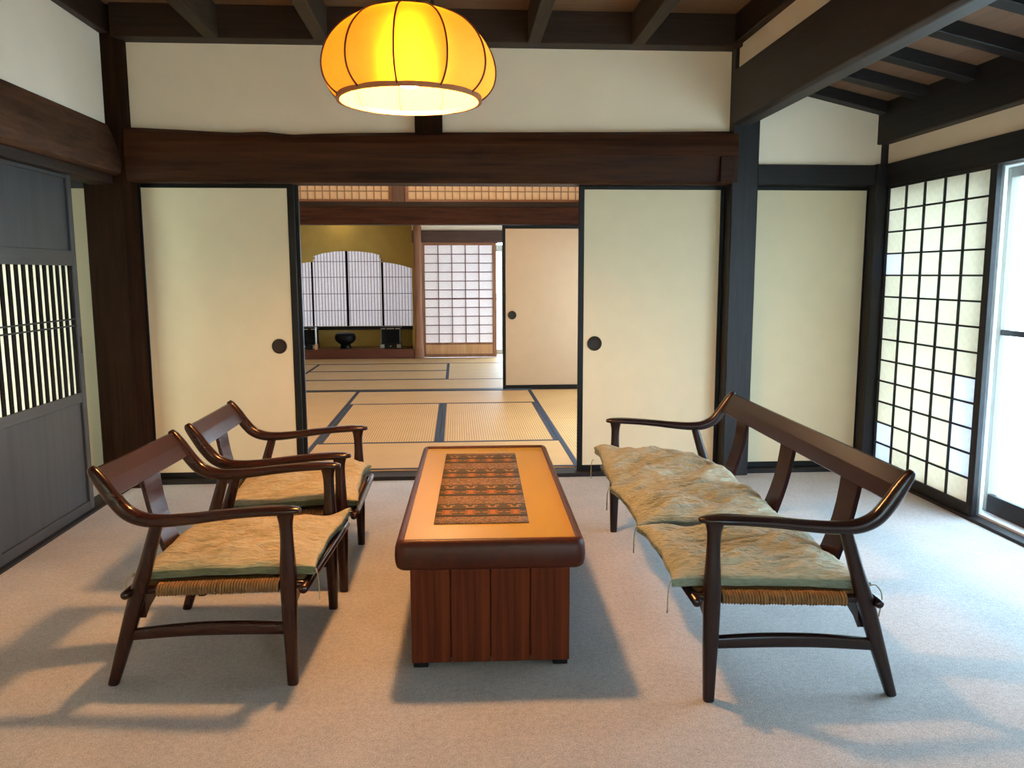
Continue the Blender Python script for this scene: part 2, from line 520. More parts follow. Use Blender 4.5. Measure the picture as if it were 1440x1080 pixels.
# --- unseen wall opposite the open doorway, screens added to brighten the room
wf = thing('wall_front', 'plaster wall with wide paper screens opposite the open doorway', 'wall', kind='structure')
for q in ((-2.1, -1.85, 0, 2.9), (2.35, 2.9, 0, 2.9), (-1.85, 2.35, 1.80, 2.9)):
    obj('plaster_panel', box(q[0], q[1], YF - .1, YF, q[2], q[3], 0), plaster, wf)
for k in range(4):
    xa, xb = -1.85 + 1.05 * k, -1.85 + 1.05 * (k + 1)
    d = thing(win_name(), ['paper screen opposite the open doorway nearest the lattice door wall', 'second paper screen opposite the open doorway', 'third paper screen opposite the open doorway', 'glass screen opposite the open doorway nearest the window bay'][k], 'paper screen', kind='structure')
    for x_ in (xa, xb - .04):
        obj('stile', box(x_, x_ + .04, YF - .06, YF - .03, 0, 1.80, .002), alu, d)
    for z0, z1 in ((0, .09), (.94, .97), (1.74, 1.80)):
        obj('rail', box(xa + .04, xb - .04, YF - .059, YF - .031, z0, z1, .002), alu, d)
    obj('pane', box(xa + .04, xb - .04, YF - .047, YF - .043, .09, 1.74, 0), added_screen_paper if k < 3 else glass, d)

# --- sliding door panels (fusuma)
def fusuma(x0, x1, yf, label, pull=None, z0=.024, z1=1.806, th=.022, pz=.839, bottom=.036, left=.034, rightw=.028, cat='sliding door', top=.022, pm=None):
    d = thing(door_name(), label, cat, (0, 0, 0), kind='structure')
    obj('stile', box(x0, x0 + left, yf, yf + th, z0, z1, .0025), lacquer, d)
    obj('stile', box(x1 - rightw, x1, yf, yf + th, z0, z1, .0025), lacquer, d)
    obj('rail', box(x0 + left, x1 - rightw, yf, yf + th, z0, z0 + bottom, .0025), lacquer, d)
    obj('rail', box(x0 + left, x1 - rightw, yf, yf + th, z1 - top, z1, .0025), lacquer, d)
    pn = obj('paper_panel', box(x0 + left, x1 - rightw, yf + .005, yf + th - .004, z0 + bottom, z1 - top, 0), pm or fus_paper, d)
    if pull is not None:
        bm = lathe([(0, -.002), (.030, -.002), (.034, .001), (.039, .0055), (.044, .004), (.046, 0)], 28)
        o = obj('door_pull', bm, metal_dark, d, True)
        o.rotation_euler = (R(90), 0, 0)
        o.location = (pull, yf + .0015, pz)
        o2 = obj('pull_dish', lathe([(0, .0), (.02, .0005), (.029, .002)], 24), metal_dark, o, True)
        o2.location.z = -.0015
    return d
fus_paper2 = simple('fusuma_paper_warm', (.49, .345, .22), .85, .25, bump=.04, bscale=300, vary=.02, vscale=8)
metal_dark = simple('dark_bronze', (.022, .016, .012), .6, .3, 0)
fusuma(-1.888, -.963, 5.03, 'cream paper sliding door beside the broad corner pillar', pull=-1.083, left=.036, rightw=.040)
fusuma(-1.86, -.942, 5.062, 'cream paper sliding door stacked behind the one beside the corner pillar', left=.03, rightw=.03)
fusuma(.757, 1.668, 5.03, 'cream paper sliding door beside the dark square post, behind the settee', pull=.862, left=.034, rightw=.026)
fusuma(.772, 1.668, 5.062, 'cream paper sliding door stacked behind the one beside the square post', left=.03, rightw=.03)
fusuma(1.815, 2.60, 5.03, 'cream panel door in the narrow bay next to the paper lattice screen', left=.018, rightw=.024, z0=.024)
trim(box(-1.87, 1.668, 4.966, 5.125, -.03, .024, .003), bX, 'dark grooved threshold under the cream sliding doors', 'threshold')
trim(box(1.832, 2.60, 4.966, 5.125, -.03, .024, .003), bX, 'dark threshold under the narrow bay panel door', 'threshold')

# --- aisle bay back wall
trim(box(1.832, 2.60, 4.955, 5.1, 1.812, 1.93, .003), bX, 'dark lintel above the narrow bay panel door', 'lintel')
struct('wall_back_2', prism([(1.80, 1.92), (2.66, 1.92), (2.66, 2.30), (1.80, 2.52)], 1, 4.985, 5.08), plaster_w,
       'off-white plaster panel above the narrow bay panel door', 'wall')
struct('wall_back_4', box(1.75, 2.95, 5.14, 5.20, 0, 2.4, 0), plaster_w, 'plaster wall hidden behind the narrow bay panel door', 'wall')  # added to stop sky light leaking round the bay door
# corner post
trim(box(2.585, 2.72, 4.935, 5.13, 0, 1.935, .003), bZ, 'black corner post between the bay panel door and paper lattice screen', 'post')
trim(box(2.628, 2.668, 4.965, 5.08, 1.935, 2.06, .002), bZ, 'small black strut in the corner under the bay purlin', 'strut')

# --- right wall
trim(box(2.645, 2.78, YF, 4.94, 1.80, 1.936, .003), bY, 'dark lintel beam over the paper lattice screen and glass doors', 'lintel')
struct('wall_right_2', box(2.665, 2.76, YF, 4.985, 1.93, 2.07, 0), plaster_w, 'thin plaster strip above the lintel over the glass doors', 'wall')
trim(box(2.60, 2.78, YF, 5.0, 2.055, 2.34, .005), bY, 'dark purlin carrying the low ends of the sloping rafters', 'purlin')
trim(box(2.632, 2.90, .9, 4.945, -.03, .016, .002), bY, 'dark floor track under the paper lattice screen', 'floor track')
struct('wall_right_3', box(2.66, 2.78, YF, .95, 0, 1.81, 0), plaster_w, 'plaster wall beyond the end of the glass doors', 'wall')

# sloping bay ceiling
sl = (2.229 - 2.330) / (2.596 - 2.154)
def zr(x_): return 2.330 + sl * (x_ - 2.154)
bay = thing('ceiling_3', 'sloping brown board ceiling over the window bay', 'ceiling', kind='structure')
xs = [1.74, 1.98, 2.22, 2.46, 2.76]
for xa, xb in zip(xs, xs[1:]):
    d_ = .066
    obj('board', prism([(xa + .0015, zr(xa) + d_), (xb - .0015, zr(xb) + d_), (xb - .0015, zr(xb) + d_ + .015), (xa + .0015, zr(xa) + d_ + .015)], 1, YF, 5.05), aisle_board, bay)
labels = ['against the plaster panel', 'second out from the plaster panel', 'third out from the plaster panel', 'fourth out from the plaster panel', 'fifth out from the plaster panel']
for k in range(16):
    y0 = 4.985 - .42 * k - .10
    lb = 'sloping dark rafter of the bay ceiling, ' + (labels[k] if k < 5 else 'more than five out from the plaster panel')
    o = trim(prism([(1.75, zr(1.75)), (2.63, zr(2.63)), (2.63, zr(2.63) + .068), (1.75, zr(1.75) + .068)], 1, y0, y0 + .085, .003), bX, lb, 'rafter')
    if k >= 5: o['group'] = 'rafters beyond the fifth'

# --- shoji screens
def shoji(label, width, z0, z1, cols, rows, loc, rotz, pm, fm, bars, stile=.035, top=.03, bottom=.05, th=.028, bar=.0085, patched=(), patch_m=None, skirt=0, skirt_m=None, thick_row=None, kind='structure', cat='paper screen', stile_r=None):
    """local: x along the width 0..width, front toward -y"""
    d = thing(win_name(), label, cat, loc, rotz, kind=kind)
    sr = stile_r or stile
    obj('stile', box(0, stile, 0, th, z0, z1, .002), fm, d)
    obj('stile', box(width - sr, width, 0, th, z0, z1, .002), fm, d)
    a, b = stile, width - sr
    obj('rail', box(a, b, 0, th, z0, z0 + bottom, .002), fm, d)
    obj('rail', box(a, b, 0, th, z1 - top, z1, .002), fm, d)
    lo, hi = z0 + bottom, z1 - top
    if skirt:
        obj('skirt_panel', box(a, b, .008, th - .006, lo, lo + skirt, 0), skirt_m, d)
        obj('rail', box(a, b, 0, th, lo + skirt, lo + skirt + .03, .002), fm, d)
        lo += skirt + .03
    cw, rh = (b - a) / cols, (hi - lo) / rows
    pane = mesh_of('pane', box(-cw / 2, cw / 2, .0145, .0155, -rh / 2, rh / 2, 0), pm)
    pane2 = mesh_of('pane', box(-cw / 2, cw / 2, .0145, .0155, -rh / 2, rh / 2, 0), patch_m) if patch_m else None
    for i in range(cols):
        for j in range(rows):
            o = obj('pane', pane2 if (i, j) in patched else pane, None, d)
            o.location = (a + cw * (i + .5), 0, hi - rh * (j + .5))
    vb = mesh_of('bar', box(-bar / 2, bar / 2, .0015, .0145, lo, hi, .001), bars)
    for i in range(1, cols):
        o = obj('bar', vb, None, d); o.location.x = a + cw * i
    hb = mesh_of('bar', box(a, b, .003, .0144, -bar / 2, bar / 2, .001), bars)
    for j in range(1, rows):
        o = obj('bar', hb, None, d); o.location.z = hi - rh * j
        if thick_row == j: o.scale.z = 1.8
    return d
# right wall: local x runs toward -Y (rotz=-90deg => +x -> -Y, +y -> +X)
shoji('paper lattice screen with black bars and bluish patched panes beside the corner post', 1.042, .018, 1.802, 5, 13, (2.652, 4.948, 0), R(-90), shoji_cream, bZ, bZ,
      stile=.032, stile_r=.052, top=.018, bottom=.056, bar=.010, patched=((0, 3), (0, 11), (0, 12), (4, 8), (4, 9), (4, 10), (4, 11)), patch_m=shoji_blue)
shoji('paper lattice screen at the end of the glass doors away from the corner post', 1.0, .018, 1.802, 5, 13, (2.652, 1.95, 0), R(-90), shoji_cream, bZ, bZ, stile=.05, top=.018, bottom=.056)

# glass sliding doors outside the screens (aluminium sash)
def sash(y0, y1, x0, label, mid=.97):
    d = thing(win_name(), label, 'glass door', (0, 0, 0), kind='structure')
    th = .03
    obj('stile', box(x0, x0 + th, y1 - .055, y1, .03, 1.79, .003), alu, d)
    obj('stile', box(x0, x0 + th, y0, y0 + .045, .03, 1.79, .003), alu, d)
    obj('rail', box(x0, x0 + th, y0 + .045, y1 - .055, .03, .125, .003), bY, d)
    obj('rail', box(x0, x0 + th, y0 + .045, y1 - .055, 1.74, 1.79, .003), alu, d)
    obj('rail', box(x0 + .004, x0 + th - .004, y0 + .045, y1 - .055, mid - .014, mid + .014, .002), bY, d)
    obj('pane', box(x0 + .013, x0 + .017, y0 + .045, y1 - .055, .125, mid - .014, 0), glass, d)
    obj('pane', box(x0 + .013, x0 + .017, y0 + .045, y1 - .055, mid + .014, 1.74, 0), glass, d)
sash(3.04, 4.005, 2.76, 'aluminium framed glass sliding door beside the paper lattice screen')
sash(2.02, 3.10, 2.80, 'second aluminium framed glass sliding door from the paper lattice screen')
sash(3.97, 4.90, 2.80, 'aluminium framed glass sliding door behind the paper lattice screen')
sash(.98, 2.00, 2.76, 'aluminium framed glass sliding door farthest from the corner post')
trim(box(2.698, 2.718, 3.915, 3.985, .016, 1.80, .003), alu_w, 'pale aluminium jamb between the paper screen and glass door', 'jamb')
trim(box(2.70, 2.86, .95, 4.93, .012, .03, .002), alu_w, 'pale aluminium rail on the floor under the glass doors', 'floor rail')
trim(box(2.70, 2.86, .95, 4.93, 1.79, 1.81, .002), alu_w, 'pale aluminium head rail above the glass doors', 'head rail')

# outside ground
struct('ground', box(-60, 60, -60, 70, -.5, -.35, 0), ground_m, 'pale gravel ground outside the glass doors', 'ground')

# ================================================================== TATAMI ROOMS
struct('floor_3', box(-2.9, 1.95, 5.10, 13.3, -.3, -.02, 0), wX, 'timber subfloor below the tatami mats', 'floor')
def mat_thing(x0, x1, y0, y1, label, along):
    """along: axis of the long side; border cloth runs on the long sides"""
    t_ = thing('tatami_mat', label, 'tatami mat', ((x0 + x1) / 2, (y0 + y1) / 2, -.02), 0, 'tatami mats')
    hx, hy = (x1 - x0) / 2 - .001, (y1 - y0) / 2 - .001
    obj('mat_body', box(-hx, hx, -hy, hy, 0, .05, .002), tat[along], t_)
    hw = .036
    for s in (-1, 1):
        if along == 0:
            b = box(-hx, hx, s * hy - (hw if s > 0 else 0), s * hy + (hw if s < 0 else 0), .0495, .0515, .0005)
        else:
            b = box(s * hx - (hw if s > 0 else 0), s * hx + (hw if s < 0 else 0), -hy, hy, .0495, .0515, .0005)
        obj('border_cloth', b, heri_m, t_)
A = [-1.94, -1.04, -.142, .757, 1.655]
mat_thing(A[1], A[3], 5.127, 5.995, 'tatami mat lying crosswise against the threshold of the sitting room', 0)
mat_thing(A[1], A[2], 5.995, 7.80, 'lengthwise tatami mat in the middle of the first mat room, lattice door side', 1)
mat_thing(A[2], A[3], 5.995, 7.80, 'lengthwise tatami mat in the middle of the first mat room, window bay side', 1)
mat_thing(A[1], A[3], 7.80, 8.69, 'tatami mat lying crosswise just before the second threshold', 0)
mat_thing(A[0], A[1], 5.127, 6.92, 'tatami mat along the lattice side wall, near the sitting room', 1)
mat_thing(A[0], A[1], 6.92, 8.69, 'tatami mat along the lattice side wall, near the second threshold', 1)
mat_thing(A[3], A[4], 5.127, 6.92, 'tatami mat along the window side wall, near the sitting room', 1)
mat_thing(A[3], A[4], 6.92, 8.69, 'tatami mat along the window side wall, in front of the inner sliding door', 1)
trim(box(-1.95, 1.70, 8.69, 8.80, -.02, .034, .002), bX, 'dark threshold between the two tatami rooms', 'threshold')
mat_thing(-2.84, -1.04, 8.80, 9.67, 'crosswise tatami mat just past the second threshold, lattice door side', 0)
mat_thing(-1.04, .757, 8.80, 9.67, 'crosswise tatami mat just past the second threshold, middle of the opening', 0)
mat_thing(.757, 1.655, 8.80, 10.55, 'lengthwise tatami mat of the far room behind the inner sliding door', 1)
mat_thing(-1.90, -.142, 9.67, 10.55, 'crosswise tatami mat of the far room, third row from the alcove', 0)
mat_thing(-1.90, -.142, 10.55, 11.41, 'crosswise tatami mat of the far room, second row from the alcove', 0)
mat_thing(-.142, .757, 9.67, 11.41, 'lengthwise tatami mat of the far room in front of the wood-framed paper screen', 1)
mat_thing(-2.84, -1.90, 9.67, 11.41, 'lengthwise tatami mat of the far room at the wall end of the alcove', 1)
mat_thing(-2.84, -1.04, 11.41, 12.18, 'crosswise tatami mat touching the alcove board', 0)
mat_thing(-1.04, .757, 11.41, 12.18, 'crosswise tatami mat touching the foot of the alcove post', 0)
mat_thing(.757, 1.655, 10.55, 12.18, 'lengthwise tatami mat of the far room beside the glazed corridor', 1)

# shell of the two mat rooms
struct('wall_left_3', box(-2.05, -1.95, 5.16, 8.80, -.02, 2.7, 0), plaster_w, 'plaster wall of the first tatami room', 'wall')
struct('wall_left_4', box(-2.95, -2.84, 8.70, 13.0, -.02, 2.7, 0), plaster_w, 'plaster wall of the far tatami room', 'wall')
struct('wall_left_5', box(-2.95, -1.95, 8.62, 8.70, -.02, 2.7, 0), plaster_w, 'short plaster return between the two tatami rooms', 'wall')
struct('ceiling_4', box(-2.95, 1.85, 5.10, 13.2, 2.62, 2.68, 0), board_m, 'board ceiling of the tatami rooms', 'ceiling')
struct('wall_right_4', box(1.70, 1.78, 5.10, 12.4, 1.84, 2.64, 0), plaster_w, 'plaster above the screened side of the tatami rooms', 'wall')
trim(box(1.685, 1.79, 5.13, 12.3, 1.78, 1.85, .003), wY, 'lintel above the screened side of the tatami rooms', 'lintel')
for k, y_ in enumerate((5.14, 6.95, 8.70, 10.45, 12.20)):
    trim(box(1.68, 1.79, y_ - .01, y_ + .10, -.02, 1.84, .004), wZ,
         ['post', 'second post', 'third post', 'fourth post', 'last post'][k] + ' of the screened side of the tatami rooms, counted from the sitting room', 'post')
for k, (y0, y1) in enumerate(((5.25, 6.93), (7.06, 8.68), (8.81, 10.43), (10.56, 12.18))):
    d = thing(win_name(), ['glass', 'second', 'third', 'fourth'][k] + ' side screen of the tatami rooms, counted from the sitting room', 'side screen', kind='structure')
    for ya in (y0, (y0 + y1) / 2 - .02, y1 - .04):
        obj('stile', box(1.72, 1.75, ya, ya + .04, .03, 1.78, .002), warm_wood, d)
    for z0, z1 in ((.03, .10), (.85, .88), (1.72, 1.78)):
        obj('rail', box(1.721, 1.749, y0 + .04, y1 - .04, z0, z1, .002), warm_wood, d)
    obj('pane', box(1.734, 1.737, y0, y1, .10, 1.72, 0), glass if k < 1 else side_paper, d)
trim(box(1.66, 1.80, 5.13, 12.3, -.02, .032, .002), wY, 'floor track along the screened side of the tatami rooms', 'floor track')

# second opening: head beam, transom, inner sliding doors
trim(box(-1.95, 1.70, 8.64, 8.80, 1.79, 1.967, .004), wood('inner_beam', (.016, .005, .003), (.085, .028, .014), 0, .6, sc_=6, spec=.1), 'dark reddish head beam between the two tatami rooms', 'beam')
trim(box(-1.95, 1.70, 8.67, 8.78, 1.967, 2.024, .003), wX, 'dark sill under the paper transom', 'sill')
trim(box(-.655, -.525, 8.665, 8.785, 2.02, 2.62, .003), wood('transom_post', (.05, .018, .01), (.12, .05, .025), 2, .45), 'short brown post dividing the paper transom', 'post')
def transom(x0, x1, cols, label):
    d = thing(win_name(), label, 'transom', kind='structure')
    z0, z1 = 2.024, 2.50
    fw = .036
    obj('frame_rail', box(x0, x1, 8.70, 8.74, z0, z0 + .026, .002), warm_wood_x, d)
    obj('frame_rail', box(x0, x1, 8.70, 8.74, z1 - .03, z1, .002), warm_wood_x, d)
    obj('frame_stile', box(x0, x0 + fw, 8.70, 8.74, z0 + .026, z1 - .03, .002), warm_wood, d)
    obj('frame_stile', box(x1 - fw, x1, 8.70, 8.74, z0 + .026, z1 - .03, .002), warm_wood, d)
    a, b, lo, hi = x0 + fw, x1 - fw, z0 + .026, z1 - .03
    cw = (b - a) / cols
    rows = 5
    rh = (hi - lo) / rows
    pm = mesh_of('pane', box(-cw / 2, cw / 2, 8.72, 8.721, -rh / 2, rh / 2, 0), ranma_paper)
    for i in range(cols):
        for j in range(rows):
            o = obj('pane', pm, None, d); o.location = (a + cw * (i + .5), 0, lo + rh * (j + .5))
    vb = mesh_of('bar', box(-.005, .005, 8.708, 8.72, lo, hi, .001), bar_tan)
    hb = mesh_of('bar', box(a, b, 8.710, 8.7199, -.005, .005, .001), bar_tan)
    for i in range(1, cols):
        o = obj('bar', vb, None, d); o.location.x = a + cw * i
    for j in range(1, rows):
        o = obj('bar', hb, None, d); o.location.z = lo + rh * j
bar_tan = wood('transom_bar', (.30, .16, .08), (.42, .24, .12), 2, .6)
transom(-1.94, -.657, 16, 'paper lattice transom on the alcove side of the short post')
transom(-.523, 1.69, 28, 'long paper lattice transom on the window side of the short post')
struct('wall_back_3', box(-1.95, 1.70, 8.67, 8.78, 2.50, 2.64, 0), plaster_w, 'plaster above the paper transoms', 'wall')
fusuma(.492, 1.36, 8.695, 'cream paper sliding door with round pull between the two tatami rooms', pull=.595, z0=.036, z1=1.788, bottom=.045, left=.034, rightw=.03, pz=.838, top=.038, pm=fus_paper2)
fusuma(.82, 1.69, 8.725, 'cream paper sliding door stacked behind the inner one with round pull', z0=.036, z1=1.788, left=.03, rightw=.03)

# far wall of the far room: paper screen in warm wood, alcove
trim(box(-.645, 1.70, 12.20, 12.34, 1.742, 1.917, .004), wood('far_lintel', (.05, .02, .014), (.12, .055, .035), 0, .5), 'brown lintel above the wood-framed paper screen', 'lintel')
struct('wall_far', box(-.645, 1.70, 12.23, 12.33, 1.91, 2.64, 0), plaster_w, 'plaster above the brown lintel in the far room', 'wall')
shoji('wood-framed paper screen with a pale wood skirt beside the alcove', 1.10, .034, 1.738, 5, 11, (-.497, 12.23, 0), 0, shoji_white, warm_wood, simple('screen_bar', (.16, .06, .055), .5), stile=.032, stile_r=.06,
      top=.036, bottom=.05, skirt=.14, skirt_m=light_wood, bar=.012, thick_row=6)
trim(box(-.512, -.488, 12.21, 12.265, .03, 1.745, .002), warm_wood, 'thin reddish jamb between the alcove post and paper screen', 'jamb')
trim(box(-.512, .62, 12.215, 12.262, 1.728, 1.75, .002), warm_wood_x, 'thin reddish head rail above the wood-framed paper screen', 'head rail')
# glazing of the corridor beside the paper screen
def corridor():
    d = thing(win_name(), 'corridor glass door beside the wood-framed paper screen', 'glass door', kind='structure')
    for xa, wdt, mm in ((.70, .075, alu), (1.55, .08, alu)):
        obj('stile', box(xa, xa + wdt, 12.62, 12.65, .034, 1.72, .002), mm, d)
    obj('rail', box(.60, 1.66, 12.621, 12.649, .034, .11, .002), alu, d)
    obj('rail', box(.60, 1.66, 12.621, 12.649, 1.62, 1.72, .002), alu, d)
    obj('rail', box(.60, 1.66, 12.622, 12.648, .89, .905, .001), alu, d)
    obj('pane', box(.60, 1.66, 12.633, 12.636, .11, 1.62, 0), glass, d)
corridor()
struct('floor_4', box(-.5, 1.9, 12.18, 12.75, -.02, .03, 0), light_wood, 'pale corridor boards behind the wood-framed paper screen', 'floor')
# alcove
trim(box(-2.86, -.64, 12.19, 12.75, -.02, .166, .004), red_lacquer, 'red-brown raised floor board of the alcove', 'alcove floor')
struct('wall_alcove', box(-.66, -.56, 12.28, 12.85, -.02, 2.64, 0), olive, 'olive plaster side wall of the alcove', 'wall')
def alcove_post():
    prof = []
    bm = sweep([(-.565, 12.235, .0), (-.563, 12.235, .12), (-.565, 12.235, .30), (-.565, 12.235, .6), (-.565, 12.235, 1.2), (-.565, 12.235, 1.98)],
               [(.072, .06), (.071, .06), (.062, .055), (.060, .055), (.060, .055), (.060, .055)], lat=(1, 0, 0), n=14, power=4, samples=30)
    return bm
trim(alcove_post(), warm_wood, 'reddish alcove post with a flared grey foot', 'post', True)
struct('ceiling_5', box(-2.9, -.6, 12.2, 12.85, 2.2, 2.26, 0), board_m, 'ceiling of the alcove', 'ceiling')
# back wall with a cut-out, cloud shaped window
YW = 12.78
def alcove_wall():
    out = [(-2.47, .478), (-.664, .478), (-.664, 1.362), (-.80, 1.405), (-.95, 1.44), (-1.085, 1.46), (-1.17, 1.462), (-1.135, 1.50), (-1.185, 1.535), (-1.17, 1.572), (-1.30, 1.606), (-1.48, 1.628), (-1.677, 1.636),
           (-1.87, 1.628), (-2.05, 1.600), (-2.20, 1.558), (-2.165, 1.53), (-2.20, 1.495), (-2.165, 1.470), (-2.28, 1.465), (-2.43, 1.440), (-2.56, 1.40), (-2.66, 1.362), (-2.66, .478)]
    out = out[1:]
    fr_ = [(-2.86, -.02), (-.6, -.02), (-.6, 2.3), (-2.86, 2.3)]
    bm = bmesh.new()
    def loop(P, y_):
        vs = [bm.verts.new((a, y_, b)) for a, b in P]
        return vs, [bm.edges.new((vs[i], vs[(i + 1) % len(vs)])) for i in range(len(vs))]
    v1, e1 = loop(fr_, YW); v2, e2 = loop(out, YW)
    r_ = bmesh.ops.triangle_fill(bm, use_beauty=True, use_dissolve=False, edges=e1 + e2, normal=(0, -1, 0))
    faces = [f for f in r_['geom'] if isinstance(f, bmesh.types.BMFace)]
    ex = bmesh.ops.extrude_face_region(bm, geom=faces)
    for v in ex['geom']:
        if isinstance(v, bmesh.types.BMVert): v.co.y += .05
    bmesh.ops.recalc_face_normals(bm, faces=bm.faces)
    return bm
struct('wall_alcove_2', alcove_wall(), olive, 'olive plaster alcove wall with a cloud-shaped window opening', 'wall')
def alcove_window():
    d = thing(win_name(), 'cloud-shaped alcove window of paper behind fine vertical bars', 'paper window', kind='structure')
    y_ = YW + .052
    xs_ = [-2.70, -2.222, -1.69, -1.148, -.60]
    for xa, xb in zip(xs_, xs_[1:]):
        obj('paper_sheet', box(xa, xb, y_ + .014, y_ + .015, .45, 1.70, 0), shoji_white, d)
    bm = bmesh.new()
    x_ = -2.70
    while x_ < -.6:
        box(x_ - .004, x_ + .004, y_ + .004, y_ + .013, .45, 1.70, 0, 1, bm)
        x_ += .0475
    o = obj('fine_bars', bm, bar_grey, d); o['kind'] = 'stuff'
    for z_ in (.72, .98, 1.235, 1.475):
        obj('cross_bar', box(-2.70, -.60, y_ + .002, y_ + .008, z_ - .005, z_ + .005, 0), bar_grey, d)
    for k, xc in enumerate((-2.222, -1.69, -1.148)):
        w_ = (.014, .019, .014)[k]
        obj('mullion', box(xc - w_, xc + w_, y_ - .006, y_ + .0025, .45, 1.70, .001), wZ, d)
alcove_window_bar = None
bar_grey = simple('fine_bar', (.20, .15, .15), .6)
alcove_window()
trim(box(-2.84, -.66, YW - .055, YW - .001, .425, .478, .003), lacquer, 'black ledge under the cloud-shaped alcove window', 'ledge')

# ================================================================== FURNITURE MATERIALS
rose = wood('rosewood', (.012, .0032, .0020), (.036, .0085, .0045), 0, .22, sc_=8, stretch=.12, bump=.03, spec=.4)
rose_y = wood('rosewood_back', (.016, .0042, .0030), (.044, .011, .0065), 1, .26, sc_=8, stretch=.12, bump=.03)
ebony = wood('dark_frame', (.009, .004, .004), (.021, .008, .0075), 0, .26, sc_=8, stretch=.12, bump=.03, spec=.4)
ebony_y = wood('dark_frame_back', (.011, .0045, .0045), (.024, .008, .008), 1, .25, sc_=8, stretch=.12, bump=.03, spec=.1)
rose_z = wood('rosewood_leg', (.012, .0032, .0020), (.036, .0085, .0045), 2, .24, sc_=8, stretch=.08, bump=.02, spec=.4)
ebony_z = wood('dark_leg', (.009, .004, .004), (.021, .008, .0075), 2, .28, sc_=8, stretch=.08, bump=.02, spec=.4)
cord_m = simple('straw_cord', (.21, .115, .048), .8, .2, bump=.3, bscale=180, vary=.2, vscale=40)

def gauze(name, c0, c1):
    m, nt, p, N, L = mat(name)
    tc = N('ShaderNodeTexCoord')
    mp = N('ShaderNodeMapping'); mp.inputs['Scale'].default_value = (.22, 1, 1); mp.inputs['Rotation'].default_value = (0, 0, .35)
    L(tc.outputs['Object'], mp.inputs['Vector'])
    n = N('ShaderNodeTexNoise'); n.inputs['Scale'].default_value = 85; n.inputs['Detail'].default_value = 4; n.inputs['Distortion'].default_value = 1.2
    L(mp.outputs['Vector'], n.inputs['Vector'])
    n2 = N('ShaderNodeTexNoise'); n2.inputs['Scale'].default_value = 5; n2.inputs['Detail'].default_value = 3
    L(tc.outputs['Object'], n2.inputs['Vector'])
    r = N('ShaderNodeValToRGB')
    r.color_ramp.elements[0].position = .35; r.color_ramp.elements[1].position = .65
    r.color_ramp.elements[0].color = (*c0, 1); r.color_ramp.elements[1].color = (*c1, 1)
    a = N('ShaderNodeMath'); a.operation = 'MULTIPLY_ADD'; a.inputs[1].default_value = .6
    b = N('ShaderNodeMath'); b.operation = 'MULTIPLY'; b.inputs[1].default_value = .4
    L(n2.outputs['Fac'], b.inputs[0]); L(n.outputs['Fac'], a.inputs[0]); L(b.outputs[0], a.inputs[2])
    L(a.outputs[0], r.inputs['Fac']); L(r.outputs['Color'], p.inputs['Base Color'])
    p.inputs['Roughness'].default_value = .9; p.inputs['Specular IOR Level'].default_value = .15
    p.inputs['Sheen Weight'].default_value = .2
    bp = N('ShaderNodeBump'); bp.inputs['Strength'].default_value = 1.0; bp.inputs['Distance'].default_value = .012
    L(n.outputs['Fac'], bp.inputs['Height']); L(bp.outputs['Normal'], p.inputs['Normal'])
    return m
gz_chair = gauze('gauze_cover', (.33, .27, .14), (.50, .42, .25))
gz_sofa = gauze('gauze_cover_sage', (.25, .255, .175), (.41, .41, .30))
gz_band = gauze('gauze_side_band', (.17, .215, .165), (.27, .315, .25))
gz_under = gauze('gauze_olive_band', (.13, .135, .065), (.22, .215, .115))
gz_under_flat = simple('gauze_underside', (.17, .185, .095), .9, .1, bump=.4, bscale=150, vary=.1, vscale=20)

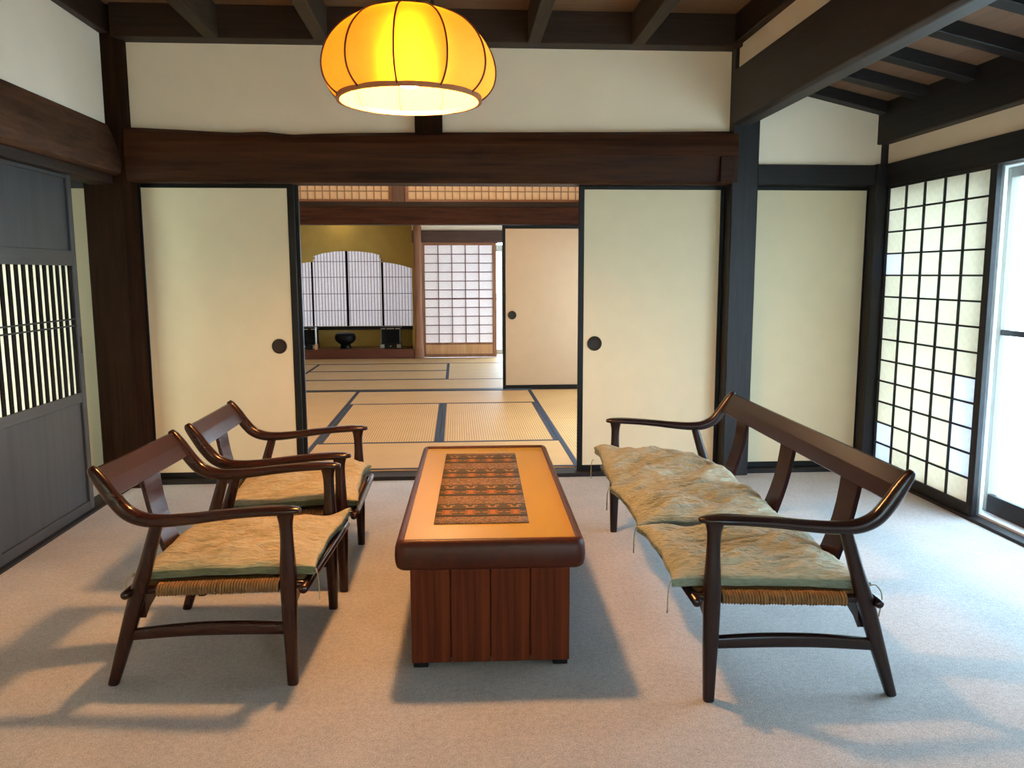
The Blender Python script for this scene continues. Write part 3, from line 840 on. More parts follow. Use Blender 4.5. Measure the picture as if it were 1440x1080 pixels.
# ================================================================== CHAIRS
def seat_frame(t_, half, splats, wm, wmy, wmz):
    """chair frame facing local +x; half = half width between leg centres (along y)"""
    for s in (-1, 1):
        v = s * half
        arm = sweep([(.322, v, .560), (.30, v, .561), (.25, v, .560), (.17, v, .555), (.08, v, .546), (0, v, .536), (-.085, v, .529), (-.15, v, .532), (-.20, v, .553), (-.236, v, .592), (-.268, v, .640), (-.295, v, .680), (-.303, v, .693)],
                    [(.014, .008), (.024, .012), (.031, .0145), (.029, .015), (.026, .016), (.024, .0175), (.023, .0195), (.023, .0215), (.0225, .0235), (.0215, .0240), (.0205, .0225), (.018, .018), (.014, .012)],
                    lat=(0, 1, 0), n=14, power=2.3, samples=72)
        obj('armrest', arm, wm, t_, True)
        obj('leg', sweep([(.281, v, 0), (.281, v, .10), (.280, v, .24), (.280, v, .36), (.280, v, .46), (.279, v, .52), (.279, v, .556)],
                         [(.0155, .0165), (.0185, .0195), (.0225, .0235), (.0235, .0245), (.0190, .0195), (.0180, .0205), (.022, .029)], lat=(0, 1, 0), n=14, power=3, samples=28), wmz, t_, True)
        obj('leg', sweep([(-.282, v, 0), (-.236, v, .14), (-.19, v, .285), (-.152, v, .40), (-.112, v, .53)],
                         [(.0150, .0155), (.019, .021), (.0205, .0245), (.0185, .0205), (.016, .0180)], lat=(0, 1, 0), n=14, power=3, samples=24), wmz, t_, True)
        obj('side_stretcher', sweep([(.275, v, .184), (.12, v, .186), (-.05, v, .180), (-.225, v, .163)], [(.0115, .0190), (.0125, .0215), (.0125, .0205), (.0115, .0180)], lat=(0, 1, 0), n=10, power=4, samples=20), wm, t_, True)
        obj('side_rail', sweep([(.325, v * (1 - .012 / half), .322), (.05, v * (1 - .012 / half), .312), (-.205, v * (1 - .012 / half), .303)], [.0125, .0125, .0125], n=10, samples=10), wm, t_, True)
    for u, z_, r_ in ((.333, .322, .0155), (-.213, .303, .0145)):
        ov = .034
        obj('cross_rail', sweep([(u, -half - ov, z_), (u, 0, z_), (u, half + ov, z_)], [(r_ * .9, r_ * .9), (r_, r_), (r_ * .9, r_ * .9)], lat=(1, 0, 0), n=12, power=2, samples=6), wm, t_, True)
    for u, z_ in ((.283, .312), (-.182, .298)):
        h2 = half - .012
        poly = [(-h2, z_), (h2, z_), (h2, z_ - .085), (h2 - .03, z_ - .062), (h2 - .10, z_ - .038), (0, z_ - .032), (-h2 + .10, z_ - .038), (-h2 + .03, z_ - .062), (-h2, z_ - .085)]
        obj('apron', prism(poly, 0, u - .010, u + .010, 0), wm, t_)
    # back board between the arm sweeps, slightly hollow
    bm = bmesh.new()
    K, rows = 16, []
    d = Vector((-.298 + .243, 0, .683 - .602)).normalized()
    nrm = Vector((d.z, 0, -d.x))
    for i in range(K + 1):
        v = -half + .012 + (2 * half - .024) * i / K
        hollow = -.010 * (1 - (v / half) ** 2)
        base = Vector((-.243, v, .602)) + nrm * hollow
        topp = Vector((-.299, v, .685)) + nrm * hollow
        prof = [base - nrm * .011, base + nrm * .010, topp * .5 + base * .5 + nrm * .011, topp + nrm * .008, topp + d * .006, topp - nrm * .010]
        rows.append([bm.verts.new(q) for q in prof])
    for A_, B_ in zip(rows, rows[1:]):
        for j in range(6):
            bm.faces.new((A_[j], A_[(j + 1) % 6], B_[(j + 1) % 6], B_[j]))
    bm.faces.new(rows[0]); bm.faces.new(rows[-1][::-1])
    bmesh.ops.recalc_face_normals(bm, faces=bm.faces)
    obj('top_board', bm, wmy, t_)
    for v in splats:
        a_, b_ = Vector((-.262, v, .612)), Vector((-.185, v, .318))
        dd = (b_ - a_).normalized(); nn = Vector((dd.z, 0, -dd.x))
        bm = bmesh.new()
        rws = []
        for i in range(7):
            f = i / 6
            c = a_.lerp(b_, f) + nn * (.012 * math.sin(f * math.pi))
            wd = .064 - .006 * math.sin(f * math.pi)
            rws.append([bm.verts.new(c + Vector((0, sy * wd, 0)) + nn * sn * .0075) for sy, sn in ((-1, -1), (1, -1), (1, 1), (-1, 1))])
        for A_, B_ in zip(rws, rws[1:]):
            for j in range(4):
                bm.faces.new((A_[j], A_[(j + 1) % 4], B_[(j + 1) % 4], B_[j]))
        bm.faces.new(rws[0]); bm.faces.new(rws[-1][::-1])
        bmesh.ops.recalc_face_normals(bm, faces=bm.faces)
        bmesh.ops.bevel(bm, geom=[e for e in bm.edges if abs((e.verts[0].co - e.verts[1].co).y) < 1e-4 or True], offset=.0015, segments=1, affect='EDGES')
        obj('splat', bm, wmy, t_)
    # woven cord seat: sagging web + wraps round the side rails
    bm = bmesh.new()
    nu, nv = 10, max(10, int(half * 40))
    top = []
    for i in range(nu + 1):
        row = []
        for j in range(nv + 1):
            f, g_ = i / nu, j / nv
            u = .318 - (.318 + .2) * f
            v = -half + .03 + (2 * half - .06) * g_
            z_ = .336 - .018 * f - .012 * math.sin(f * math.pi) * math.sin(g_ * math.pi)
            row.append((u, v, z_))
        top.append(row)
    V1 = [[bm.verts.new(q) for q in row] for row in top]
    V0 = [[bm.verts.new((q[0], q[1], q[2] - .022)) for q in row] for row in top]
    for i in range(nu):
        for j in range(nv):
            bm.faces.new((V1[i][j], V1[i][j + 1], V1[i + 1][j + 1], V1[i + 1][j]))
            bm.faces.new((V0[i][j], V0[i + 1][j], V0[i + 1][j + 1], V0[i][j + 1]))
    for i in range(nu):
        for j in (0, nv):
            bm.faces.new((V1[i][j], V1[i + 1][j], V0[i + 1][j], V0[i][j]))
    for j in range(nv):
        for i in (0, nu):
            bm.faces.new((V1[i][j], V0[i][j], V0[i][j + 1], V1[i][j + 1]))
    step = .0088
    cnt = int((.245 + .135) / step)
    for s in (-1, 1):
        for k in range(cnt):
            u = .245 - step * k
            zc = .3195 - (.245 - u) * .037
            rr = .0185 + random.uniform(-.001, .0015)
            rings = []
            M_ = 10
            for q in range(M_):
                th = 2 * math.pi * q / M_
                rad = Vector((0, math.cos(th), math.sin(th)))
                cc = Vector((u, s * (half - .012), zc))
                rings.append([bm.verts.new(cc + rad * (rr + .0046 * math.cos(w_)) + Vector((.0046 * math.sin(w_) + .0012 * math.sin(th), 0, 0))) for w_ in (0, 1.57, 3.14, 4.71)])
            for q in range(M_):
                A_, B_ = rings[q], rings[(q + 1) % M_]
                for j in range(4):
                    bm.faces.new((A_[j], A_[(j + 1) % 4], B_[(j + 1) % 4], B_[j]))
    bmesh.ops.recalc_face_normals(bm, faces=bm.faces)
    o = obj('seat_cord', bm, cord_m, t_, True)
    o['kind'] = 'stuff'
    o['label'] = 'woven straw cord seat'

ch = thing('armchair', 'low reddish-brown armchair farther from the open doorway, turned slightly askew', 'armchair', (-.786, 2.745, 0), R(-3.9), 'pair of low wooden armchairs')
ch['label'] = 'low reddish-brown armchair farther from the open doorway, turned slightly askew'
seat_frame(ch, .29, (0,), rose, rose_y, rose_z)
ch2 = copy_tree(ch)
ch2.location = (-.747, 3.475, 0)
ch2.rotation_euler = (0, 0, R(-.3))
ch2['label'] = 'low reddish-brown armchair closer to the open doorway, behind the askew one'
so = thing('settee', 'long dark wooden settee with three back splats facing the armchairs', 'settee', (1.035, 3.047, 0), R(180 - .9))
seat_frame(so, .808, (-.53, 0, .53), ebony, ebony_y, ebony_z)

# ================================================================== CUSHIONS
def cushion_mesh(su, sv, th, seed, puff=1.0, nu=96, nv=110, lumps=(), band=.026):
    """thin square pad in a crinkled loose cover with a side band; local x front, y across, z up"""
    bm = bmesh.new()
    rnd = random.Random(seed)
    off = Vector((rnd.uniform(0, 50), rnd.uniform(0, 50), seed))
    def pos(s, t):
        k = 1 + .04 * (s * s * t * t) ** 2
        wob = .008 * noise.noise(Vector((s * 2.5, t * 2.5, 9)) + off)
        ex = -.012 * (1 - t * t) * (abs(s) ** 3)
        ey = -.012 * (1 - s * s) * (abs(t) ** 3)
        return (su / 2 * s * k + math.copysign(1, s) * ex + wob * abs(s), sv / 2 * t * k + math.copysign(1, t) * ey + wob * abs(t))
    def lump(s, t):
        return sum(a_ * math.exp(-((s - cs) ** 2 + (t - ct) ** 2) / (2 * sg * sg)) for cs, ct, a_, sg in lumps)
    def hgt(s, t):
        e = max(0, (1 - abs(s) ** 4)) * max(0, (1 - abs(t) ** 4))
        base = th * e ** .6
        big = noise.noise(Vector((s * 1.8, t * 1.8, 0)) + off) * .022 * puff
        # gathered folds, roughly fanning across the pad
        q2 = Vector((s * 2.2 + t * .9, t * 8.5 - s * 2.0, 2.7)) + off
        mid = (1 - abs(noise.noise(q2)) * 2) * .013 * puff
        q3 = Vector((s * 5 + t * 2, t * 26 - s * 5, 5.1)) + off
        fine = (1 - 2 * abs(noise.noise(q3))) * .0042
        return base + (big + mid) * e ** .5 + fine * e ** .2
    T, G = [], []
    for i in range(nu + 1):
        a = []
        for j in range(nv + 1):
            s, t = -1 + 2 * i / nu, -1 + 2 * j / nv
            x_, y_ = pos(s, t)
            zt = band + hgt(s, t) + lump(s, t) + .004 * noise.noise(Vector((s * 4, t * 4, 4)) + off)
            a.append(bm.verts.new((x_, y_, max(zt, .014))))
        T.append(a)
    for i in range(nu):
        for j in range(nv):
            bm.faces.new((T[i][j], T[i + 1][j], T[i + 1][j + 1], T[i][j + 1])).material_index = 0
    loop = [(i, 0) for i in range(nu)] + [(nu, j) for j in range(nv)] + [(i, nv) for i in range(nu, 0, -1)] + [(0, j) for j in range(nv, 0, -1)]
    prev = [T[i][j] for i, j in loop]
    K = 4
    for r_ in range(1, K + 1):
        f = r_ / K
        cur = []
        for i, j in loop:
            v = T[i][j].co
            zb = max(0.0, lump(-1 + 2 * i / nu, -1 + 2 * j / nv) * .8)
            pl_ = (.0035 if r_ % 2 else -.002) + .002 * noise.noise(Vector((i * .3, j * .3, r_)) + off)
            sc_ = 1 - .02 * f + pl_ / (su / 2)
            cur.append(bm.verts.new((v.x * sc_, v.y * sc_, v.z * (1 - f) + zb * f)))
        n_ = len(cur)
        for q in range(n_):
            bm.faces.new((prev[q], cur[q], cur[(q + 1) % n_], prev[(q + 1) % n_])).material_index = 1
        prev = cur
    bm.faces.new(prev[::-1]).material_index = 1
    bmesh.ops.triangulate(bm, faces=[f for f in bm.faces if len(f.verts) > 4])
    bmesh.ops.recalc_face_normals(bm, faces=bm.faces)
    return bm

def cushion(label, loc, rot, su, sv, th, seed, m, group, puff=1.0, ties=(), lumps=(), band_m=None):
    t_ = thing('seat_cushion', label, 'cushion', loc, 0, group)
    t_.rotation_euler = rot
    me = bpy.data.meshes.new('cover')
    bm = cushion_mesh(su, sv, th, seed, puff, lumps=lumps)
    bm.to_mesh(me); bm.free()
    me.materials.append(m); me.materials.append(band_m or gz_under)
    for f in me.polygons: f.use_smooth = True
    cov = obj('cover', me, None, t_)
    for k, (sx, sy, dx, dy) in enumerate(ties):
        x_, y_ = su / 2 * sx * 1.03, sv / 2 * sy * 1.03
        P = [(x_, y_, .016), (x_ + dx * .5, y_ + dy * .5, .02), (x_ + dx, y_ + dy, -.01), (x_ + dx * .9, y_ + dy * .9, -.075)]
        obj('tie', sweep(P, [.0016, .0018, .0018, .0024], lat=(1, .3, 0), n=6, power=2, samples=10), m, t_, True)
    return t_

def on_seat(root, u, v, z_=.333, tilt=R(2.0)):
    p_ = root.matrix_basis @ Vector((u, v, z_))
    return p_
bpy.context.view_layer.update()
def seat_rot(root, dz=0):
    return (Matrix.Rotation(root.rotation_euler.z + dz, 4, 'Z') @ Matrix.Rotation(R(-2.1), 4, 'Y')).to_euler()
cushion('khaki gauze seat cushion on the armchair farther from the open doorway', on_seat(ch, .075, 0, .3375), seat_rot(ch), .55, .525, .022, 3, gz_chair, 'armchair cushions', .9,
        ((-1, -1, -.02, -.012), (1, -1, .012, -.012), (-1, 1, -.02, .012)), ((-.5, .2, .012, .5), (1.0, 1.0, .03, .10)))
cushion('rumpled khaki gauze seat cushion on the armchair closer to the open doorway', on_seat(ch2, .065, 0, .3375), seat_rot(ch2, R(1)), .54, .525, .024, 11, gz_chair, 'armchair cushions', 1.3,
        ((-1, -1, -.02, -.012),), ((-.55, .6, .030, .35), (.3, -.1, -.014, .3), (.85, .6, .035, .3), (.5, -.7, .012, .3)))
# settee faces -X, local +y points to world -Y
cushion('sage gauze cushion at the settee end closest to the doorway', on_seat(so, .095, -.532, .3375), seat_rot(so, R(-1)), .57, .508, .028, 21, gz_sofa, 'settee cushions', 2.0, ((1, -1, .012, -.012), (1, 1, .014, .004)),
        ((.95, -.95, .060, .35), (.0, -.6, .035, .4), (-.2, .95, -.010, .3), (-.9, .3, .02, .3)), gz_band)
cushion('sage gauze cushion in the middle of the settee', on_seat(so, .10, 0.0, .3375), seat_rot(so, R(1)), .57, .508, .030, 33, gz_sofa, 'settee cushions', 1.9, ((1, 1, .014, .006), (1, -1, .012, -.006)),
        ((.1, -.55, .022, .45), (.0, .98, .016, .22), (.6, .98, .014, .22), (-.85, -.2, .025, .3)), gz_band)
cushion('sage gauze cushion at the settee end away from the doorway', on_seat(so, .095, .532, .3375), seat_rot(so, R(-.5)), .58, .508, .022, 45, gz_sofa, 'settee cushions', 1.3, ((1, 1, .012, .006), (-1, 1, -.035, .012)),
        ((-.2, -.3, .012, .5), (.5, -.98, -.008, .3)), gz_band)

# ================================================================== COFFEE TABLE
tm = wood('table_rim', (.034, .0070, .0032), (.066, .013, .006), 1, .42, spec=.25, sc_=6, stretch=.08, bump=.03)
tm_x = wood('table_rim_x', (.034, .0070, .0032), (.072, .015, .007), 0, .5, spec=.3, sc_=6, stretch=.08, bump=.03)
tpl = wood('table_plank', (.050, .008, .0025), (.135, .028, .008), 2, .6, spec=.12, sc_=8, stretch=.03, bump=.06, big=.2)
ttop = wood('table_top_veneer', (.40, .225, .020), (.47, .28, .030), 1, .28, sc_=2, stretch=.2, bump=.02, big=.7)
tb = thing('coffee_table', 'long low coffee table with honey wood top and red-brown plank base', 'table', (.113, 3.145, 0), R(-1.3))
LX, LY = .292, .708
# rim: one moulding swept round a rounded rectangle
def rim():
    prof = [(-.030, .352), (-.004, .355), (.004, .362), (.008, .378), (.009, .40), (.007, .425), (.002, .442), (-.006, .450), (-.014, .452), (-.019, .449), (-.020, .44), (-.021, .352)]
    path = []
    rc = .028
    for cx_, cy_, a0 in ((LX - rc, LY - rc, 0), (-LX + rc, LY - rc, 90), (-LX + rc, -LY + rc, 180), (LX - rc, -LY + rc, 270)):
        for q in range(7):
            an = R(a0 + 15 * q)
            path.append((cx_, cy_, math.cos(an), math.sin(an)))
    bm = bmesh.new()
    rings = []
    for cx_, cy_, nx_, ny_ in path:
        rings.append([bm.verts.new((cx_ + nx_ * (rc + d_), cy_ + ny_ * (rc + d_), z_)) for d_, z_ in prof])
    n_, k_ = len(rings), len(prof)
    for i in range(n_):
        A_, B_ = rings[i], rings[(i + 1) % n_]
        for j in range(k_):
            bm.faces.new((A_[j], B_[j], B_[(j + 1) % k_], A_[(j + 1) % k_]))
    bmesh.ops.recalc_face_normals(bm, faces=bm.faces)
    return bm
obj('rim', rim(), tm, tb, True)
obj('top_panel', box(-LX + .018, LX - .018, -LY + .018, LY - .018, .40, .4405, 0), ttop, tb)
# plank base
BX, BY = .258, .645
core = obj('base_core', box(-BX + .012, BX - .012, -BY + .012, BY - .012, .03, .40, 0), simple('table_core', (.012, .005, .003), .7), tb)
pw = 2 * BX / 4
pm_ = mesh_of('plank', box(-pw / 2 + .0012, pw / 2 - .0012, 0, .013, .018, .398, .0022), tpl)
for s in (-1, 1):
    for k in range(4):
        o = obj('plank', pm_, None, core)
        o.location = (-BX + pw * (k + .5), -BY if s < 0 else BY - .013, 0)
pl_ = 2 * (BY - .013) / 10
pm2 = mesh_of('plank', box(0, .013, -pl_ / 2 + .0012, pl_ / 2 - .0012, .018, .398, .0022), tpl)
for s in (-1, 1):
    for k in range(10):
        o = obj('plank', pm2, None, core)
        o.location = (-BX if s < 0 else BX - .013, -BY + .013 + pl_ * (k + .5), 0)
for sx in (-1, 1):
    for sy in (-1, 1):
        obj('foot', box(sx * (BX - .03) - .024, sx * (BX - .03) + .024, sy * (BY - .035) - .03, sy * (BY - .035) + .03, 0, .02, .003), lacquer, tb)

# woven runner on the table
def runner_mat():
    m, nt, p, N, L = mat('woven_runner')
    tc = N('ShaderNodeTexCoord'); sp = N('ShaderNodeSeparateXYZ'); L(tc.outputs['Object'], sp.inputs[0])
    def M(op, a, b=None, c=None):
        n = N('ShaderNodeMath'); n.operation = op
        for i, v in enumerate((a, b, c)):
            if v is None: continue
            if isinstance(v, (int, float)): n.inputs[i].default_value = v
            else: L(v, n.inputs[i])
        return n.outputs[0]
    x_, y_ = sp.outputs[0], sp.outputs[1]
    nz = N('ShaderNodeTexNoise'); nz.inputs['Scale'].default_value = 90; nz.inputs['Detail'].default_value = 2
    L(tc.outputs['Object'], nz.inputs['Vector'])
    row = M('FRACT', M('MULTIPLY', M('ADD', y_, .535), 1 / .2675))      # 0..1 in each repeat
    colm = M('FRACT', M('MULTIPLY', M('ADD', x_, .16), 1 / .080))
    # jagged: quantise rows
    q = M('DIVIDE', M('FLOOR', M('MULTIPLY', row, 26)), 26)
    dx = M('ABSOLUTE', M('SUBTRACT', colm, .5))
    def star(cy, wd, ht, jag):
        dy = M('ABSOLUTE', M('SUBTRACT', q, cy))
        z = M('ADD', M('DIVIDE', dx, wd), M('DIVIDE', dy, ht))
        z = M('ADD', z, M('MULTIPLY', M('GREATER_THAN', M('FRACT', M('MULTIPLY', row, 13)), .5), jag))
        return M('LESS_THAN', z, 1)
    s1 = star(.46, .46, .15, .5)
    s2a = star(.745, .40, .11, .45)
    s2b = star(.745, .20, .055, .3)
    s2 = M('SUBTRACT', s2a, M('MULTIPLY', s2a, s2b))
    ln = M('ADD', M('LESS_THAN', M('ABSOLUTE', M('SUBTRACT', row, .315)), .014), M('LESS_THAN', M('ABSOLUTE', M('SUBTRACT', row, .62)), .012))
    band = M('MINIMUM', 1, M('ADD', M('LESS_THAN', row, .27), M('GREATER_THAN', row, .88)))
    spk = M('GREATER_THAN', M('ADD', M('MULTIPLY', M('SINE', M('MULTIPLY', x_, 620)), M('SINE', M('MULTIPLY', y_, 420))), M('MULTIPLY', M('SUBTRACT', nz.outputs['Fac'], .5), 3)), .0)
    def mixc(f, a, b):
        n = N('ShaderNodeMix'); n.data_type = 'RGBA'
        L(f, n.inputs[0])
        for s, v in ((6, a), (7, b)):
            if isinstance(v, tuple): n.inputs[s].default_value = (*v, 1)
            else: L(v, n.inputs[s])
        return n.outputs[2]
    rib = M('GREATER_THAN', M('SINE', M('MULTIPLY', y_, 1400)), .2)
    base = mixc(rib, (.050, .044, .034), (.095, .083, .062))
    col = mixc(M('MULTIPLY', band, spk), base, (.27, .16, .09))
    col = mixc(s1, col, (.27, .115, .042))
    col = mixc(s2, col, (.26, .155, .075))
    col = mixc(M('MINIMUM', M('MULTIPLY', ln, M('SUBTRACT', 1, s1)), 1), col, (.012, .010, .009))
    L(col, p.inputs['Base Color'])
    p.inputs['Roughness'].default_value = .95; p.inputs['Specular IOR Level'].default_value = .1
    bp = N('ShaderNodeBump'); bp.inputs['Strength'].default_value = .3; bp.inputs['Distance'].default_value = .001
    L(nz.outputs['Fac'], bp.inputs['Height']); L(bp.outputs['Normal'], p.inputs['Normal'])
    return m
bm = bmesh.new()
nx, ny = 8, 30
V = [[[bm.verts.new((-.16 + .32 * i / nx, -.535 + 1.07 * j / ny, z_ + (.0008 * noise.noise(Vector((i * .5, j * .5, 0))) + .0008))) for j in range(ny + 1)] for i in range(nx + 1)] for z_ in (0, .002)]
for i in range(nx):
    for j in range(ny):
        bm.faces.new((V[1][i][j], V[1][i + 1][j], V[1][i + 1][j + 1], V[1][i][j + 1]))
        bm.faces.new((V[0][i][j], V[0][i][j + 1], V[0][i + 1][j + 1], V[0][i + 1][j]))
for i in range(nx):
    for j in (0, ny): bm.faces.new((V[0][i][j], V[0][i + 1][j], V[1][i + 1][j], V[1][i][j]))
for j in range(ny):
    for i in (0, nx): bm.faces.new((V[0][i][j], V[1][i][j], V[1][i][j + 1], V[0][i][j + 1]))
bmesh.ops.recalc_face_normals(bm, faces=bm.faces)
rn = tag(obj('table_runner', bm, runner_mat(), None, True), 'dark woven runner with orange star pattern lying on the coffee table', 'table runner')
rn.location = (.090, 3.17, .4407)
rn.rotation_euler = (0, 0, R(-1.6))

# ================================================================== PENDANT LAMP
def lamp():
    cx, cy = -.157, 3.0
    t_ = thing('pendant_lamp', 'round amber paper pendant lamp with dark ribs, lit, hanging over the coffee table', 'lamp', (cx, cy, 1.885))
    NR = 11
    a_off = R(-90 - 6)
    prof = [(.250, 0.0), (.277, .022), (.297, .052), (.305, .090), (.301, .130), (.287, .170), (.262, .208), (.226, .243), (.182, .270), (.135, .288), (.105, .294)]
    # paper
    m, nt, p, N, L = mat('lamp_paper')
    nt.nodes.remove(p)
    tc = N('ShaderNodeTexCoord')
    n1 = N('ShaderNodeTexNoise'); n1.inputs['Scale'].default_value = 60; n1.inputs['Detail'].default_value = 5
    n2 = N('ShaderNodeTexVoronoi'); n2.inputs['Scale'].default_value = 55
    L(tc.outputs['Object'], n1.inputs['Vector']); L(tc.outputs['Object'], n2.inputs['Vector'])
    r1 = N('ShaderNodeValToRGB'); r1.color_ramp.elements[0].position = .3; r1.color_ramp.elements[1].position = .7
    r1.color_ramp.elements[0].color = (.90, .38, .008, 1); r1.color_ramp.elements[1].color = (1.0, .55, .016, 1)
    L(n1.outputs['Fac'], r1.inputs['Fac'])
    r2 = N('ShaderNodeValToRGB'); r2.color_ramp.elements[0].position = .10; r2.color_ramp.elements[1].position = .2
    r2.color_ramp.elements[0].color = (.35, .16, .04, 1); r2.color_ramp.elements[1].color = (1, 1, 1, 1)
    L(n2.outputs['Distance'], r2.inputs['Fac'])
    mx = N('ShaderNodeMix'); mx.data_type = 'RGBA'; mx.blend_type = 'MULTIPLY'; mx.inputs[0].default_value = .9
    L(r1.outputs['Color'], mx.inputs[6]); L(r2.outputs['Color'], mx.inputs[7])
    d = N('ShaderNodeBsdfDiffuse'); tr = N('ShaderNodeBsdfTranslucent')
    d.inputs['Color'].default_value = (.70, .46, .08, 1); L(mx.outputs[2], tr.inputs['Color'])
    x = N('ShaderNodeMixShader'); x.inputs[0].default_value = .021
    L(d.outputs[0], x.inputs[1]); L(tr.outputs[0], x.inputs[2])
    rf = N('ShaderNodeBsdfRefraction'); rf.inputs['IOR'].default_value = 1.4; rf.inputs['Roughness'].default_value = .6
    L(mx.outputs[2], rf.inputs['Color'])
    x2 = N('ShaderNodeMixShader'); x2.inputs[0].default_value = .014
    L(x.outputs[0], x2.inputs[1]); L(rf.outputs[0], x2.inputs[2])
    L(x2.outputs[0], nt.nodes['Material Output'].inputs['Surface'])
    lp = m
    rib_m = simple('lamp_rib', (.10, .018, .006), .5)
    rim_m = simple('lamp_rim', (.36, .14, .05), .5)
    for k in range(NR):
        a0 = a_off + 2 * math.pi * k / NR
        a1 = a0 + 2 * math.pi / NR
        bm = bmesh.new()
        rows = []
        fine = [crom(prof, i / 24) for i in range(25)]
        for r_, z_ in fine:
            row = []
            for i in range(7):
                f = i / 6
                an = a0 + (a1 - a0) * f
                # taut paper: between chord and arc
                ch_ = math.cos((a1 - a0) / 2) / math.cos(an - (a0 + a1) / 2)
                rr = r_ * (.55 * ch_ + .45)
                row.append(bm.verts.new((rr * math.cos(an), rr * math.sin(an), z_)))
            rows.append(row)
        for A_, B_ in zip(rows, rows[1:]):
            for i in range(6):
                bm.faces.new((A_[i], A_[i + 1], B_[i + 1], B_[i]))
        obj('paper_panel', bm, lp, t_, True)
        an = a0
        P = [((r_ + .002) * math.cos(an), (r_ + .002) * math.sin(an), z_) for r_, z_ in prof]
        obj('rib', sweep(P, [(.0032, .0032)] * len(P), lat=(-math.sin(an), math.cos(an), 0), n=8, power=2, samples=24), rib_m, t_, True)
    def ringm(rad, z_, w_, h_):
        return lathe([(rad - w_, z_ - h_), (rad + w_, z_ - h_), (rad + w_, z_ + h_), (rad - w_, z_ + h_), (rad - w_, z_ - h_)], 56)
    obj('bottom_ring', ringm(.250, .0, .006, .008), rim_m, t_)
    obj('top_ring', ringm(.105, .294, .005, .004), rib_m, t_)
    sp_ = bmesh.new()
    for k in range(3):
        an = a_off + 2 * math.pi * k / 3
        sweep([(.105 * math.cos(an), .105 * math.sin(an), .294), (.01 * math.cos(an), .01 * math.sin(an), .296)], [.003, .003], lat=(0, 0, 1), n=6, power=2, samples=2, bm=sp_)
    obj('spider', sp_, rib_m, t_)
    obj('socket', lathe([(0, .31), (.02, .31), (.024, .28), (.024, .215), (.018, .20), (0, .20)], 20), simple('socket_black', (.02, .018, .016), .5), t_, True)
    obj('cord', sweep([(0, 0, .30), (0, 0, .55), (0, 0, .875)], [.0032, .0032, .0032], lat=(1, 0, 0), n=8, power=2, samples=4), simple('cord_black', (.012, .010, .010), .6), t_, True)
    obj('ceiling_cap', lathe([(0, .655), (.03, .660), (.042, .685), (.044, .699), (0, .699)], 20), lacquer, t_, True)
    # lit bulb
    m, nt, p, N, L = mat('lit_bulb')
    p.inputs['Base Color'].default_value = (1, .85, .6, 1)
    p.inputs['Emission Color'].default_value = (1, .50, .185, 1)
    p.inputs['Emission Strength'].default_value = BULB
    obj('bulb', lathe([(0, .040), (.030, .045), (.056, .063), (.068, .090), (.068, .115), (.056, .145), (.034, .170), (.020, .20), (0, .201)], 28), m, t_, True)
BULB = 780.0
lamp()

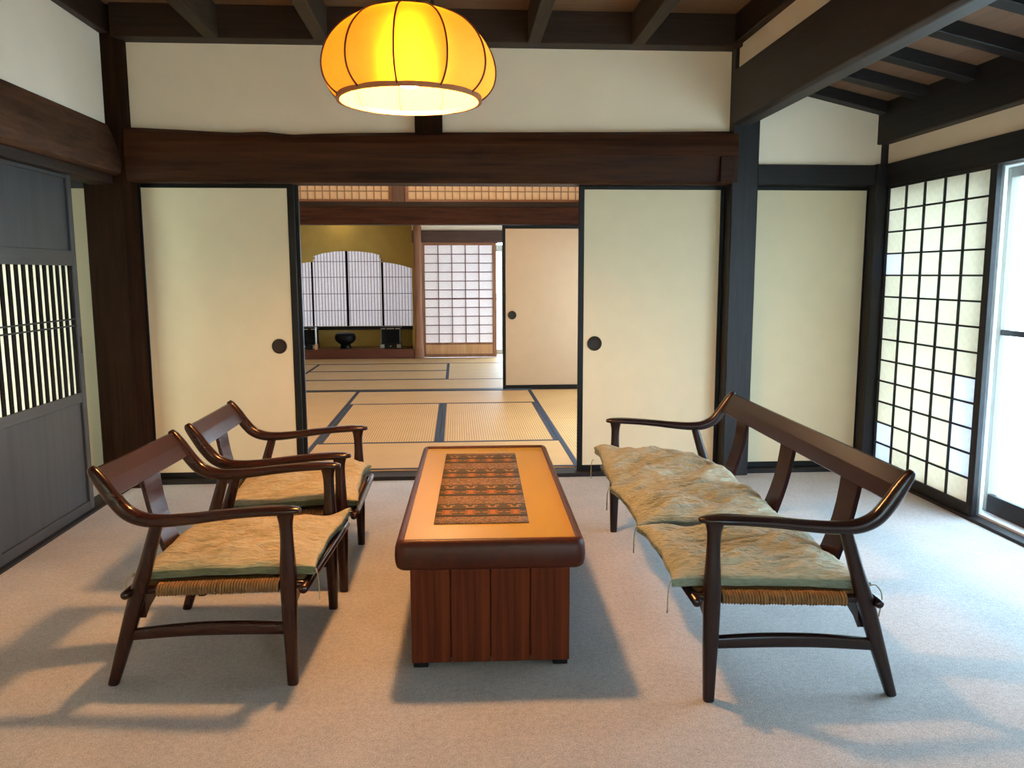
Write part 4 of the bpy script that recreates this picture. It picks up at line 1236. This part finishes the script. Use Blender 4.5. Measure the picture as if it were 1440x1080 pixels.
# ================================================================== THINGS IN THE ALCOVE
bowl = thing('lidded_bowl', 'black lacquered footed bowl standing in the middle of the alcove', 'bowl', (-1.69, 12.45, .166))
obj('body', lathe([(0, .055), (.05, .055), (.10, .075), (.145, .115), (.160, .155), (.155, .19), (.14, .215), (.135, .216), (.147, .19), (.15, .155), (0, .10)], 40), lacquer, bowl, True)
obj('lid', lathe([(.148, .205), (.152, .209), (.13, .228), (.08, .24), (0, .243), (0, .225), (.13, .214), (.148, .205)], 40), lacquer, bowl, True)
obj('foot', lathe([(0, 0), (.085, 0), (.088, .006), (.078, .03), (.075, .06), (0, .06)], 32), lacquer, bowl, True)
def box_chest(x_, label, w_):
    t_ = thing('lacquer_box', label, 'box', (x_, 12.46, .166), 0, 'lacquer boxes in the alcove')
    h = w_ / 2
    obj('body', box(-h + .012, h - .012, -.12, .12, .075, .285, .004), simple('box_black', (.006, .006, .007), .6, .15), t_)
    lid_ = obj('lid', box(-h, h, -.135, .135, .285, .33, .006), lacquer, t_)
    bas_ = obj('base', box(-h, h, -.135, .135, 0, .075, .005), lacquer, t_)
    for s in (-1, 1):
        obj('corner_mount', box(s * (h - .03) - .032, s * (h - .03) + .032, -.1385, -.134, .008, .062, .002), metal, bas_)
        obj('corner_mount', box(s * (h - .045) - .034, s * (h - .045) + .034, -.1385, -.134, .292, .306, .001), metal, lid_)
        obj('edge_strip', box(s * (h - .015) - .003, s * (h - .015) + .003, -.1225, -.118, .075, .285, .0005), metal, t_)
    obj('mount_plate', box(-.055, .055, -.1385, -.134, .292, .306, .001), metal, lid_)
    k = obj('lock_plate', lathe([(0, 0), (.013, 0), (.012, .004), (0, .006)], 16), metal, bas_, True)
    k.rotation_euler = (R(90), 0, 0); k.location = (0, -.134, .035)
box_chest(-1.0, 'black lacquered box with metal corner mounts beside the alcove post', .31)
box_chest(-2.28, 'black lacquered box with metal corner mounts behind the slim pale stick', .36)
st = thing('stand_stick', 'slim grey stick with a pale wooden foot in front of a lacquered box', 'stick', (-2.10, 12.27, .166))
obj('stick', sweep([(0, 0, .07), (0, 0, .2), (0, 0, .335)], [.014, .013, .012], lat=(1, 0, 0), n=8, samples=4), alu_w, st, True)
obj('foot', box(-.022, .022, -.022, .022, 0, .075, .003), light_wood, st)
# small recessed lamp washing the alcove wall
al = thing('alcove_lamp', 'small round downlight in the alcove ceiling', 'lamp', (-1.75, 12.55, 2.198))
obj('housing', lathe([(.05, 0), (.055, -.006), (.045, -.008), (.04, -.002)], 24), alu_w, al, True)
m, nt, p, N, L = mat('downlight_glow')
p.inputs['Emission Color'].default_value = (1, .82, .5, 1); p.inputs['Emission Strength'].default_value = 60
obj('diffuser', lathe([(0, -.004), (.04, -.003)], 24), m, al, True)

cl = thing('ceiling_lamp', 'round warm ceiling lamp of the first tatami room', 'lamp', (-.15, 6.9, 2.62))
m, nt, p, N, L = mat('ceiling_lamp_glow')
p.inputs['Emission Color'].default_value = (1, .66, .36, 1); p.inputs['Emission Strength'].default_value = 46
obj('base_plate', lathe([(0, 0), (.26, 0), (.26, -.02), (0, -.02)], 32), wX, cl)
obj('diffuser', lathe([(.24, -.02), (.235, -.06), (.18, -.085), (0, -.095)], 32), m, cl, True)
